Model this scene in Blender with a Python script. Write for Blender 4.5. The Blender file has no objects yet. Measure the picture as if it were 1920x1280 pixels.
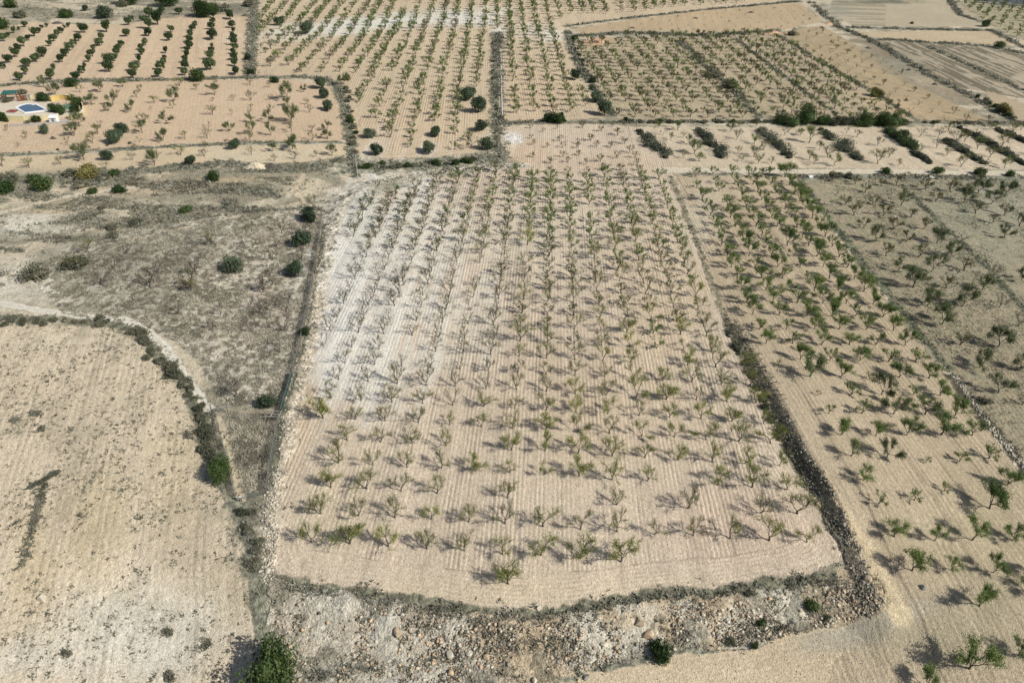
import bpy, bmesh, math, random
import numpy as np
from mathutils import Vector, Matrix
random.seed(7)
rng = np.random.default_rng(11)
SC = bpy.context.scene
COL = SC.collection

# ------------------------------------------------------------------ camera
CAM_H, PITCH, ROLL, FPX = 90.0, math.radians(35.578), math.radians(2.019), 1300.0
cd = bpy.data.cameras.new('camera')
cam = bpy.data.objects.new('camera', cd); COL.objects.link(cam); SC.camera = cam
cd.sensor_width = 36.0; cd.lens = FPX / 1920 * 36; cd.clip_start = 1.0; cd.clip_end = 9000
cam.matrix_world = Matrix.Translation((0, 0, CAM_H)) @ Matrix.Rotation(math.pi/2 - PITCH, 4, 'X') @ Matrix.Rotation(ROLL, 4, 'Z')
# ------------------------------------------------------------------ light
SUN_DIR = Vector((2.4, -1.05, 0)).normalized() * math.cos(math.radians(41)) + Vector((0, 0, math.sin(math.radians(41))))
sl = bpy.data.lights.new('sun', 'SUN'); sl.energy = 4.7; sl.angle = math.radians(0.55); sl.color = (1.0, 0.968, 0.905)
so = bpy.data.objects.new('sun', sl); COL.objects.link(so)
so.rotation_euler = SUN_DIR.to_track_quat('Z', 'Y').to_euler(); so.location = (50, -50, 200)
w = bpy.data.worlds.new('World'); SC.world = w; w.use_nodes = True
nt = w.node_tree; sky = nt.nodes.new('ShaderNodeTexSky'); sky.sky_type = 'NISHITA'; sky.sun_disc = False
sky.sun_elevation = math.radians(41); sky.sun_rotation = math.atan2(SUN_DIR.x, SUN_DIR.y); sky.air_density = 1.0; sky.dust_density = 2.0
nt.links.new(sky.outputs[0], nt.nodes['Background'].inputs[0]); nt.nodes['Background'].inputs[1].default_value = 0.075
SC.view_settings.view_transform = 'Standard'; SC.view_settings.look = 'None'; SC.view_settings.exposure = 0.06; SC.view_settings.gamma = 1.0
KEXP = 1.22      # picture value of a sunlit horizontal surface of albedo 1 (used to turn seen colours into base colours)

def lin(c):
    c = np.asarray(c, float) / 255.0
    return np.where(c <= 0.04045, c / 12.92, ((c + 0.055) / 1.055) ** 2.4)
def alb(*c): return np.clip(lin(c) / KEXP, 0.01, 0.85)

# ------------------------------------------------------------------ pixel <-> ground
cP, sP = math.cos(PITCH), math.sin(PITCH); cR, sR = math.cos(ROLL), math.sin(ROLL)
def project(X, Y, Z):
    X, Y, Z = np.broadcast_arrays(np.asarray(X, float), np.asarray(Y, float), np.asarray(Z, float))
    dz = Z - CAM_H
    xf = Y * cP - dz * sP; xu = Y * sP + dz * cP
    xf = np.where(xf < 1.0, 1.0, xf)
    a = X / xf * FPX; b = -xu / xf * FPX
    return 960 + cR * a - sR * b, 640 + sR * a + cR * b
def ray(px, py):
    a0 = px - 960; b0 = py - 640
    a = (cR * a0 + sR * b0) / FPX; b = (-sR * a0 + cR * b0) / FPX
    return np.array([a, cP - b * sP, -sP - b * cP])
def G0(px, py):
    d = ray(px, py); t = CAM_H / -d[2]
    return np.array([d[0] * t, d[1] * t])
def pxm(x, y):                      # pixels (of 1920) per metre at a ground point
    return FPX / (y * cP + CAM_H * sP)

# ------------------------------------------------------------------ noise
def _h(ix, iy, s):
    n = (ix * 374761393 + iy * 668265263 + s * 982451653) & 0xffffffff
    n = ((n ^ (n >> 13)) * 1274126177) & 0xffffffff
    return ((n ^ (n >> 16)) & 0xffff) / 65535.0
def vnoise(x, y, s=0):
    ix = np.floor(x).astype(np.int64); iy = np.floor(y).astype(np.int64)
    fx = x - ix; fy = y - iy; fx = fx*fx*(3-2*fx); fy = fy*fy*(3-2*fy)
    a = _h(ix, iy, s); b = _h(ix+1, iy, s); c = _h(ix, iy+1, s); d = _h(ix+1, iy+1, s)
    return (a*(1-fx)+b*fx)*(1-fy) + (c*(1-fx)+d*fx)*fy
def fbm(x, y, sc, o=3, s=0):
    r = 0; am = 1; t = 0
    for k in range(o):
        a = .6+1.1*k+s*.37; ca, sa = math.cos(a), math.sin(a)
        u, v = (x*ca-y*sa)/sc*2**k, (x*sa+y*ca)/sc*2**k
        r = r + am * vnoise(u + 17.3*k, v - 9.1*k, int(s)+k); t += am; am *= 0.6
    return r / t
def sst(x, a, b):
    t = np.clip((x-a)/(b-a), 0, 1); return t*t*(3-2*t)

def pl(*pts): return np.array([G0(*p) for p in pts])
def pdist(X, Y, P):
    """distance to polyline, signed side (+ = right of travel), and arclength fraction"""
    best = np.full(X.shape, 1e9); sg = np.zeros(X.shape); fr = np.zeros(X.shape)
    L = np.r_[0, np.cumsum(np.hypot(*(P[1:]-P[:-1]).T))]
    for k in range(len(P)-1):
        a, b = P[k], P[k+1]; d = b-a; l2 = d@d + 1e-9
        t = np.clip(((X-a[0])*d[0] + (Y-a[1])*d[1]) / l2, 0, 1)
        ex = X-(a[0]+t*d[0]); ey = Y-(a[1]+t*d[1]); q = np.hypot(ex, ey)
        m = q < best
        best = np.where(m, q, best); sg = np.where(m, np.sign(ex*d[1]-ey*d[0]), sg)
        fr = np.where(m, (L[k]+t*math.sqrt(l2))/L[-1], fr)
    return best, sg, fr
def inpoly(x, y, P):
    P = np.asarray(P, float); c = np.zeros(x.shape, bool)
    n = len(P)
    for i in range(n):
        x0, y0 = P[i]; x1, y1 = P[(i+1) % n]
        if y0 == y1: continue
        c ^= ((y0 > y) != (y1 > y)) & (x < (x1-x0)*(y-y0)/(y1-y0)+x0)
    return c

# ------------------------------------------------------------------ terrain relief
BANK_R = [(1255,328),(1300,440),(1332,530),(1362,605),(1402,685),(1442,770),(1482,860),(1528,935),(1566,1010),(1592,1065),(1612,1118)]
BANK_B = [(430,1062),(520,1082),(600,1106),(700,1118),(800,1132),(900,1150),(1000,1150),(1100,1138),(1200,1120),(1380,1104),(1500,1085),(1600,1085),(1660,1130)]
BANK_L = [(505,1080),(505,960),(528,860),(556,740),(578,640),(604,500),(620,430),(640,380),(690,350),(780,335),(880,322),(985,310)]
_bR, _bB, _bL = pl(*BANK_R), pl(*BANK_B), pl(*BANK_L)
_corner = G0(1640,1118)
_bBx = np.array([_bB[0]+(_bB[0]-_bB[1])*6, *_bB, _bB[-1]+np.array([70., 12.])])
def terrain(X, Y):
    X = np.asarray(X, float); Y = np.asarray(Y, float)
    d, s, f = pdist(X, Y, _bR)
    up = sst(d*-s, 0.2, 3.2) * (1-sst(d, 9, 34)) * (s < 0) * (0.12 + 1.98*sst(f, .5, .85)) * sst(f, 0.0, .06) * (1-sst(f, .88, .995))
    d2, s2, f2 = pdist(X, Y, _bBx)
    wd = 7.5 + 26*sst(X, _corner[0]-2, _corner[0]+30)
    dn = -2.6 * sst(d2*s2/wd, 0.05, 1) * sst(X, -75, -40)
    dl, s3, f3 = pdist(X, Y, _bL)
    lf = -0.9 * sst(dl*-s3, 0, 4.5) * (1-sst(dl, 10, 32)) * (s3 < 0) * sst(f3, .0, .1) * (1-sst(f3, .85, 1))
    mid = 0.16*(fbm(X, Y, 26, 2, 5)-.5)
    return up + dn + lf + mid
def G(px, py):
    d = ray(px, py); t = CAM_H / -d[2]
    for _ in range(6):
        z = float(terrain(np.array([d[0]*t]), np.array([d[1]*t]))[0]); t = (CAM_H-z)/-d[2]
    return np.array([d[0]*t, d[1]*t, z])

# ------------------------------------------------------------------ mesh helpers
def mesh_np(name, V, F, mats, midx=None, attrs=None, smooth=False):
    V = np.ascontiguousarray(V, np.float32); F = np.ascontiguousarray(F, np.int32)
    me = bpy.data.meshes.new(name); n, k = F.shape
    me.vertices.add(len(V)); me.vertices.foreach_set('co', V.ravel())
    me.loops.add(n*k); me.loops.foreach_set('vertex_index', F.ravel())
    me.polygons.add(n); me.polygons.foreach_set('loop_start', np.arange(0, n*k, k, dtype=np.int32))
    me.polygons.foreach_set('loop_total', np.full(n, k, np.int32))
    for m in (mats if isinstance(mats, (list, tuple)) else [mats]): me.materials.append(m)
    if midx is not None: me.polygons.foreach_set('material_index', np.asarray(midx, np.int32))
    if smooth: me.polygons.foreach_set('use_smooth', np.ones(n, bool))
    if attrs:
        for an, (ty, arr) in attrs.items():
            at = me.attributes.new(an, ty, 'POINT')
            at.data.foreach_set('color' if 'COLOR' in ty else 'value', np.ascontiguousarray(arr, np.float32).ravel())
    me.update(calc_edges=True)
    return me
def obj(name, me, parent=None, loc=None, rz=0, sc=1):
    o = bpy.data.objects.new(name, me); COL.objects.link(o)
    if parent: o.parent = parent
    if loc is not None: o.location = loc
    o.rotation_euler = (0, 0, rz); o.scale = (sc, sc, sc) if np.isscalar(sc) else sc
    return o
def tag(o, label=None, cat=None, group=None, kind=None):
    if label: o['label'] = label
    if cat: o['category'] = cat
    if group: o['group'] = group
    if kind: o['kind'] = kind
    return o
class MB:
    def __init__(s): s.v = []; s.f = []
    def quad(s, a, b, c, d): n = len(s.v); s.v += [tuple(a), tuple(b), tuple(c), tuple(d)]; s.f.append((n, n+1, n+2, n+3))
    def box(s, c, sz, rz=0, tilt=0):
        M = Matrix.Translation(c) @ Matrix.Rotation(rz, 4, 'Z') @ Matrix.Rotation(tilt, 4, 'X')
        n = len(s.v)
        for x in (-.5, .5):
            for y in (-.5, .5):
                for z in (-.5, .5): s.v.append(tuple(M @ Vector((x*sz[0], y*sz[1], z*sz[2]))))
        for f in ((0,1,3,2),(4,6,7,5),(0,4,5,1),(2,3,7,6),(0,2,6,4),(1,5,7,3)): s.f.append(tuple(n+i for i in f))
    def tube(s, p0, p1, r0, r1, k=6):
        p0, p1 = Vector(p0), Vector(p1); d = (p1-p0).normalized()
        u = d.orthogonal().normalized(); w_ = d.cross(u); n = len(s.v)
        for p, r in ((p0, r0), (p1, r1)):
            for i in range(k):
                a = 2*math.pi*i/k; s.v.append(tuple(p+u*(r*math.cos(a))+w_*(r*math.sin(a))))
        for i in range(k): j = (i+1) % k; s.f.append((n+i, n+j, n+k+j, n+k+i))
        s.f.append(tuple(n+k+i for i in range(k))); s.f.append(tuple(n+k-1-i for i in range(k)))
    def prism(s, poly, z0, z1):            # poly: list of (x,y); z0/z1 numbers
        n = len(s.v); k = len(poly)
        for z in (z0, z1):
            for x, y in poly: s.v.append((x, y, z))
        for i in range(k): j = (i+1) % k; s.f.append((n+i, n+j, n+k+j, n+k+i))
        s.f.append(tuple(n+k+i for i in range(k))); s.f.append(tuple(n+k-1-i for i in range(k)))
    def build(s, name, mat, parent=None, loc=None, rz=0, bevel=0):
        me = bpy.data.meshes.new(name); me.from_pydata(s.v, [], s.f); me.materials.append(mat); me.update()
        o = obj(name, me, parent, loc, rz)
        if bevel:
            b = o.modifiers.new('bevel', 'BEVEL'); b.width = bevel; b.segments = 2; b.limit_method = 'ANGLE'
        return o
def empty(name, loc, rz=0, sc=1):
    o = bpy.data.objects.new(name, None); COL.objects.link(o); o.empty_display_size = .5
    o.location = loc; o.rotation_euler = (0, 0, rz); o.scale = (sc, sc, sc) if np.isscalar(sc) else sc
    return o

# ------------------------------------------------------------------ materials
def mat_simple(name, c, rough=.85, var=.12, scale=3.0, metallic=0, bump=0.0):
    m = bpy.data.materials.new(name); m.use_nodes = True; t = m.node_tree; b = t.nodes['Principled BSDF']
    b.inputs['Roughness'].default_value = rough; b.inputs['Metallic'].default_value = metallic
    b.inputs['Specular IOR Level'].default_value = .25
    tc = t.nodes.new('ShaderNodeTexCoord'); n = t.nodes.new('ShaderNodeTexNoise'); n.inputs['Scale'].default_value = scale; n.inputs['Detail'].default_value = 4
    t.links.new(tc.outputs['Object'], n.inputs['Vector'])
    r = t.nodes.new('ShaderNodeMapRange'); r.inputs[3].default_value = 1-var; r.inputs[4].default_value = 1+var
    r.inputs[1].default_value = .3; r.inputs[2].default_value = .7
    t.links.new(n.outputs['Fac'], r.inputs[0])
    mx = t.nodes.new('ShaderNodeVectorMath'); mx.operation = 'SCALE'; mx.inputs[0].default_value = tuple(c)
    t.links.new(r.outputs[0], mx.inputs['Scale']); t.links.new(mx.outputs[0], b.inputs['Base Color'])
    if bump:
        bp = t.nodes.new('ShaderNodeBump'); bp.inputs['Strength'].default_value = bump; bp.inputs['Distance'].default_value = .1
        t.links.new(n.outputs['Fac'], bp.inputs['Height']); t.links.new(bp.outputs[0], b.inputs['Normal'])
    return m
def mat_leaf(name, c1, c2, c3, scale=.8, objrand=True):
    """foliage: three leaf tones mixed by clump noise, every tree a little different"""
    m = bpy.data.materials.new(name); m.use_nodes = True; t = m.node_tree; b = t.nodes['Principled BSDF']
    b.inputs['Roughness'].default_value = .62; b.inputs['Specular IOR Level'].default_value = .2
    geo = t.nodes.new('ShaderNodeNewGeometry')
    n = t.nodes.new('ShaderNodeTexNoise'); n.inputs['Scale'].default_value = scale; n.inputs['Detail'].default_value = 3
    t.links.new(geo.outputs['Position'], n.inputs['Vector'])
    ad = t.nodes.new('ShaderNodeMath'); ad.operation = 'ADD'
    if objrand:
        oi = t.nodes.new('ShaderNodeObjectInfo'); mr = t.nodes.new('ShaderNodeMapRange'); mr.inputs[3].default_value = -.16; mr.inputs[4].default_value = .16
        t.links.new(oi.outputs['Random'], mr.inputs[0]); t.links.new(mr.outputs[0], ad.inputs[1])
    else:
        n2 = t.nodes.new('ShaderNodeTexNoise'); n2.inputs['Scale'].default_value = .13; t.links.new(geo.outputs['Position'], n2.inputs['Vector'])
        mr = t.nodes.new('ShaderNodeMapRange'); mr.inputs[1].default_value = .35; mr.inputs[2].default_value = .65; mr.inputs[3].default_value = -.16; mr.inputs[4].default_value = .16
        t.links.new(n2.outputs['Fac'], mr.inputs[0]); t.links.new(mr.outputs[0], ad.inputs[1])
    isl = t.nodes.new('ShaderNodeMapRange'); isl.inputs[3].default_value = -.12; isl.inputs[4].default_value = .12
    t.links.new(geo.outputs['Random Per Island'], isl.inputs[0])
    ad2 = t.nodes.new('ShaderNodeMath'); ad2.operation = 'ADD'
    t.links.new(n.outputs['Fac'], ad.inputs[0]); t.links.new(ad.outputs[0], ad2.inputs[0]); t.links.new(isl.outputs[0], ad2.inputs[1])
    cr = t.nodes.new('ShaderNodeValToRGB'); e = cr.color_ramp.elements
    e[0].position = .3; e[0].color = (*c1, 1); e[1].position = .72; e[1].color = (*c3, 1)
    q = e.new(.5); q.color = (*c2, 1)
    t.links.new(ad2.outputs[0], cr.inputs[0]); t.links.new(cr.outputs[0], b.inputs['Base Color'])
    tr = t.nodes.new('ShaderNodeBsdfTranslucent'); mx = t.nodes.new('ShaderNodeMixShader'); mx.inputs[0].default_value = .22
    t.links.new(cr.outputs[0], tr.inputs[0]); t.links.new(b.outputs[0], mx.inputs[1]); t.links.new(tr.outputs[0], mx.inputs[2])
    t.links.new(mx.outputs[0], t.nodes['Material Output'].inputs[0])
    return m
M_BARK = mat_simple('bark', (.095, .078, .066), .9, .35, 6)
M_BARK_GREY = mat_simple('grey_bark', (.12, .10, .085), .9, .3, 6)
M_ALM_DRY = mat_leaf('almond_leaf_autumn', (.12,.145,.045), (.20,.225,.065), (.32,.31,.10))
M_ALM_OL = mat_leaf('almond_leaf_olive', (.13,.155,.04), (.22,.25,.06), (.33,.34,.095))
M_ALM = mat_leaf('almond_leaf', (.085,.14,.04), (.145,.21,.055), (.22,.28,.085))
M_ALM_GREY = mat_leaf('almond_leaf_dull', (.07,.105,.045), (.12,.155,.065), (.18,.21,.095))  # duller green leaf tone of the grey and full trees
M_ALM_FAR = mat_leaf('almond_leaf_far', (.085,.14,.04), (.14,.20,.055), (.21,.24,.08), objrand=False)
M_OLIVE = mat_leaf('olive_leaf', (.038,.062,.036), (.075,.108,.06), (.15,.185,.115), 1.6)
M_CAROB = mat_leaf('carob_leaf', (.03,.052,.022), (.058,.092,.036), (.115,.155,.065), 1.4)
M_PINE = mat_leaf('bush_leaf', (.022,.045,.014), (.045,.08,.022), (.095,.135,.045), 1.4)
M_YELLOW = mat_leaf('yellow_bush_leaf', (.09,.09,.03), (.17,.155,.05), (.27,.235,.09), 1.0)
M_GREYBUSH = mat_leaf('grey_bush_leaf', (.07,.078,.05), (.13,.135,.09), (.22,.21,.15), 1.2)
M_SCRUB = mat_leaf('scrub_leaf', (.15,.15,.11), (.245,.24,.185), (.37,.35,.275), .5, False)
M_ROW = mat_leaf('row_scrub_leaf', (.05,.062,.042), (.098,.115,.075), (.175,.18,.13), .9, False)
M_GRASS = mat_leaf('dry_grass_blade', (.21,.20,.15), (.36,.335,.26), (.53,.49,.39), .4, False)
M_WEED = mat_leaf('weed_leaf', (.10,.105,.075), (.16,.16,.12), (.25,.24,.185), .4, False)
M_WEEDG = mat_leaf('weed_leaf_green', (.15,.165,.11), (.23,.235,.165), (.33,.32,.24), .4, False)

# ------------------------------------------------------------------ fields (outlines read on the ground)
def pxdir(p, q): a, b = G0(*p), G0(*q); d = b-a; return d/np.hypot(*d)
P_CENTRE = [(545,1086),(522,1072),(510,1045),(506,1000),(526,900),(548,800),(572,700),(594,600),(614,500),(626,440),(655,392),(700,366),(780,346),(860,331),(930,322),(990,314),(955,292),(937,268),(942,246),(980,235),(1120,232),(1190,238),(1225,262),(1262,312),(1262,345),(1300,440),(1332,530),(1355,600),(1402,700),(1442,790),(1487,870),(1537,950),(1562,995),(1574,1022),(1570,1045),(1552,1064),(1500,1084),(1380,1105),(1200,1121),(1080,1140),(980,1147),(880,1141),(780,1122),(680,1107),(590,1098)]
P_STRIP = [(1190,238),(1560,238),(1920,238),(2100,240),(2100,322),(1920,318),(1262,314),(1225,262)]
P_RIGHT = [(1268,330),(1490,330),(1560,432),(1660,560),(1760,690),(1840,790),(1905,875),(2060,1060),(2060,1400),(1500,1400),(1560,1250),(1660,1140),(1650,1090),(1595,1000),(1550,930),(1500,850),(1450,770),(1410,690),(1370,610),(1335,520),(1300,430)]
P_WEEDY = [(1500,335),(2100,335),(2100,1080),(1925,880),(1800,720),(1680,570),(1560,415)]
P_BLOCK = [(1060,80),(1120,72),(1290,66),(1450,62),(1560,130),(1720,226),(1500,226),(1160,224),(1135,190),(1090,140)]
P_FALLOW = [(1450,62),(1540,48),(1640,105),(1740,170),(1860,228),(1725,228),(1580,140)]
P_TOP = [(478,-20),(2000,-20),(1500,-2),(1330,15),(1180,32),(1060,52),(1075,90),(1100,140),(1135,190),(1150,218),(1030,229),(945,226),(940,150),(938,64),(922,64),(920,140),(918,230),(900,284),(820,295),(720,297),(672,290),(655,250),(648,190),(630,150),(560,145),(476,148)]
P_BARE = [(1070,55),(1180,38),(1330,18),(1500,5),(1545,40),(1450,60),(1290,66),(1180,62),(1110,70)]
P_OLIVE = [(-200,60),(0,52),(60,42),(130,46),(240,46),(300,34),(420,26),(465,26),(472,140),(380,146),(200,150),(60,157),(-200,165)]
P_LEFT = [(-200,165),(60,160),(200,155),(380,150),(540,149),(615,160),(640,200),(655,262),(600,268),(380,268),(200,280),(-200,292)]
P_LEFT2 = [(-200,298),(200,286),(380,274),(600,272),(655,270),(650,292),(560,305),(430,305),(330,312),(200,322),(100,326),(0,336),(-200,345)]
P_SW = [(-400,612),(0,612),(120,612),(225,612),(262,632),(300,672),(348,730),(380,800),(388,862),(420,920),(445,990),(470,1090),(490,1190),(480,1400),(-600,1500)]
P_SOUTH = [(1000,1400),(1030,1275),(1150,1238),(1290,1212),(1400,1210),(1520,1170),(1660,1150),(1560,1250),(1500,1400)]
P_DRY = [(60,520),(140,455),(240,430),(420,405),(560,392),(606,400),(590,520),(560,640),(530,740),(505,760),(420,760),(380,690),(330,640),(260,605),(120,590)]
P_PEN = [(420,775),(520,775),(505,850),(498,920),(455,925),(436,850)]
P_CROP = [(1645,78),(1740,78),(1860,88),(2100,130),(2100,260),(1920,185),(1800,165),(1740,140)]
P_NE1 = [(1560,-5),(1780,-5),(1860,50),(1600,50),(1555,22)]
P_NE2 = [(1600,60),(1860,58),(1925,85),(1740,80),(1640,72)]
P_NE3 = [(1850,170),(2100,255),(2100,330),(1925,240),(1860,195)]
P_NEORCH = [(1760,-20),(2100,-20),(2100,110),(1930,80),(1850,45)]

# name, outline, row direction, furrow pitch (m), furrow strength, soil colour, headland
FIELDS = [
 ('strip',  P_STRIP,  pxdir((1300,245),(1352,300)), .85, .7, alb(204,189,163), 0),
 ('centre', P_CENTRE, None, .76, 1.0, alb(208,192,169), 6.0),
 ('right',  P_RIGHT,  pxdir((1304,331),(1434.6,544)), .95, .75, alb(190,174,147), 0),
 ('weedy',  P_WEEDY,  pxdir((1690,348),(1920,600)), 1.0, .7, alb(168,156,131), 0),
 ('block',  P_BLOCK,  pxdir((1272,79),(1412,210)), 1.1, 1.0, alb(183,168,140), 0),
 ('fallow', P_FALLOW, pxdir((1462,71),(1719,227)), 1.3, .7, alb(180,161,130), 0),
 ('top',    P_TOP,    pxdir((835,250),(866,0)), 1.05, 1.25, alb(205,187,158), 4.5),
 ('bare',   P_BARE,   pxdir((1250,60),(1245,20)), 1.6, .3, alb(188,168,137), 0),
 ('olive',  P_OLIVE,  pxdir((395,120),(400,60)), 1.2, .5, alb(207,185,156), 0),
 ('left',   P_LEFT,   pxdir((430,250),(430,170)), 1.5, .25, alb(207,184,155), 0),
 ('left2',  P_LEFT2,  pxdir((430,300),(100,320)), 1.5, .2, alb(209,190,159), 0),
 ('south_west', P_SW, pxdir((60,1280),(190,740)), 1.15, .9, alb(210,195,169), 0),
 ('south',  P_SOUTH,  pxdir((1100,1280),(1700,1180)), .8, .25, alb(203,186,157), 0),
 ('dry',    P_DRY,    pxdir((330,520),(400,420)), 1.2, .45, alb(192,183,161), 0),
 ('pen',    P_PEN,    pxdir((450,900),(450,800)), 1.2, .0, alb(178,169,147), 0),
 ('crop',   P_CROP,   pxdir((1690,80),(1920,190)), 2.2, .4, alb(178,166,143), 0),
 ('ne1',    P_NE1,    pxdir((1570,20),(1800,24)), 2.2, .25, alb(184,172,147), 0),
 ('ne2',    P_NE2,    pxdir((1600,66),(1860,70)), 2.2, .1, alb(194,177,147), 0),
 ('ne3',    P_NE3,    pxdir((1850,190),(1920,240)), 2.2, .2, alb(184,168,140), 0),
 ('ne_orchard', P_NEORCH, pxdir((1800,20),(1920,24)), 2.2, .4, alb(172,163,134), 0),
]
# central orchard grid (fitted): origin, in-row and cross-row steps
GX0, GY0, GTH, GA, GB = -30.497, 69.837, -.03297, 6.0719, 5.7294
C_U = np.array([math.cos(GTH), math.sin(GTH)]); C_V = np.array([-math.sin(GTH), math.cos(GTH)])

# polylines of scrubby edges: (points px, half width m, colour, density of plants)
DARK = alb(134,132,112); GREYG = alb(148,147,128); PALE = alb(208,198,176); WHITE = alb(222,216,200)
EDGES = [
 ([(478,-15),(474,60),(470,110),(468,146)], 2.2, DARK, .8),
 ([(0,160),(120,152),(300,150),(470,145),(560,144),(612,148),(634,165),(646,200),(655,250),(662,300),(668,325)], 1.7, DARK, 1.3),
 ([(0,291),(120,286),(250,278),(400,271),(480,268),(640,266)], 1.1, GREYG, .9),
 ([(-100,346),(60,335),(160,325),(240,322),(330,315),(420,306),(500,318),(600,312),(650,298)], 2.8, DARK, 1.2),
 ([(655,310),(700,308),(780,306),(860,302),(920,296),(935,300)], 4.2, GREYG, 1.1),
 ([(932,62),(932,120),(931,180),(934,230),(936,290)], 2.1, DARK, 1.3),
 ([(942,232),(1030,229),(1150,230),(1300,228),(1440,228),(1560,228),(1700,229),(1920,232),(2000,232)], 1.5, DARK, 1.3),
 ([(1064,60),(1072,90),(1090,130),(1115,170),(1150,215)], 1.8, GREYG, 1.2),
 ([(1275,78),(1330,130),(1370,165),(1425,220)], 1.5, GREYG, 1.2),
 ([(1380,72),(1440,120),(1500,165),(1570,215)], .8, GREYG, .7),
 ([(1462,68),(1560,128),(1640,175),(1722,227)], 1.0, DARK, .9),
 ([(1060,50),(1180,34),(1330,18),(1500,3)], 1.3, DARK, .9),
 ([(1080,68),(1180,62),(1300,66),(1400,62),(1460,58)], 2.5, GREYG, 1.0),
 ([(1520,5),(1570,50),(1640,78),(1740,140),(1800,170),(1860,205),(1910,232)], 2.2, DARK, .8),
 ([(1590,52),(1700,55),(1860,58),(1920,90)], 1.8, GREYG, .9),
 ([(1640,74),(1740,80),(1840,86),(1920,100)], 2.0, GREYG, .8),
 ([(1740,88),(1800,115),(1920,170)], 1.3, DARK, .8),
 ([(1780,0),(1800,28),(1850,45)], 2, GREYG, .9),
 ([(1500,334),(1600,330),(1750,332),(1920,333),(2050,334)], 2.0, GREYG, 1.4),
 ([(1500,338),(1560,418),(1640,520),(1720,620),(1790,705)], 1.1, alb(128,130,106), 1.5),  # grassy ditch: scrub tone with shadow painted in
 ([(1790,705),(1850,790),(1925,880),(2000,965)], 1.5, alb(96,92,76), 1.0),  # lower ditch, its shadow painted into the scrub tone
 ([(1690,347),(1760,415),(1850,500),(1930,590)], 1.0, alb(120,122,100), 1.0),
 ([(1257,330),(1300,436),(1334,530),(1362,600)], .8, alb(158,150,126), .8),
 ([(1362,600),(1402,680),(1444,770),(1486,860),(1532,940),(1575,1012)], 1.0, alb(118,112,92), 1.5),
 ([(985,310),(880,316),(780,325),(700,337),(650,360),(630,385),(618,430),(606,490),(596,550)], 2.2, alb(222,214,196), .7),
 ([(596,550),(580,640),(566,700),(552,760),(532,850),(515,930),(505,1000),(505,1060)], 1.8, alb(217,204,180), .5),
 ([(606,420),(592,510),(572,620),(548,710),(530,770),(515,850),(503,925)], .9, DARK, 1.0),
 ([(-100,598),(60,598),(150,600),(210,604),(250,618),(290,650),(325,688),(360,735),(385,785),(400,850),(415,905)], 1.7, DARK, 1.3),
 ([(440,935),(462,1000),(478,1060),(490,1140),(500,1220),(500,1300)], 1.9, GREYG, 1.3),
 ([(510,1080),(600,1102),(700,1114),(800,1128),(900,1149),(1000,1152),(1100,1138),(1220,1116),(1380,1106),(1500,1088),(1570,1078)], 1.3, DARK, .8),
 ([(560,1250),(700,1248),(850,1260),(980,1270),(1100,1240),(1250,1205),(1400,1190),(1480,1150)], .8, GREYG, 1.1),
 ([(1590,1040),(1560,975),(1505,885),(1470,830)], .8, alb(150,138,112), .8),
 ([(420,768),(520,768)], .5, alb(170,158,136), .5),
 ([(455,925),(500,910)], .8, GREYG, .8),
]
TRACKS = [   # trodden earth paths and farm tracks
 ([(1240,318),(1400,321),(1600,322),(1800,324),(2000,326)], 2.0, alb(213,202,178)),
 ([(1475,332),(1500,345)], 1.2, alb(213,202,178)),
 ([(600,405),(590,500),(572,600),(550,690),(530,745),(515,770),(500,850),(492,915)], .75, alb(190,176,150)),
 ([(570,325),(560,352),(575,385),(600,410)], .6, alb(205,190,162)),
 ([(-60,555),(60,580),(160,594),(235,600),(275,620),(310,650),(345,700),(370,735),(392,762)], 1.15, alb(221,215,198)),
 ([(405,775),(428,830),(445,900),(452,930)], .7, alb(200,186,158)),
 ([(1508,-5),(1550,40),(1600,58)], 2.2, alb(190,180,158)),
 ([(940,66),(938,150),(940,230),(945,290)], .5, alb(196,184,160)),
 ([(1490,850),(1540,930),(1600,1010),(1650,1080),(1690,1150)], 1.9, alb(212,194,160)),
 ([(1430,740),(1490,850)], 1.6, alb(210,192,160)),
 ([(230,455),(330,430),(470,400),(560,375)], .5, alb(205,190,163)),
 ([(0,400),(120,370),(260,350)], 1.1, alb(212,200,176)),
]
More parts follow.
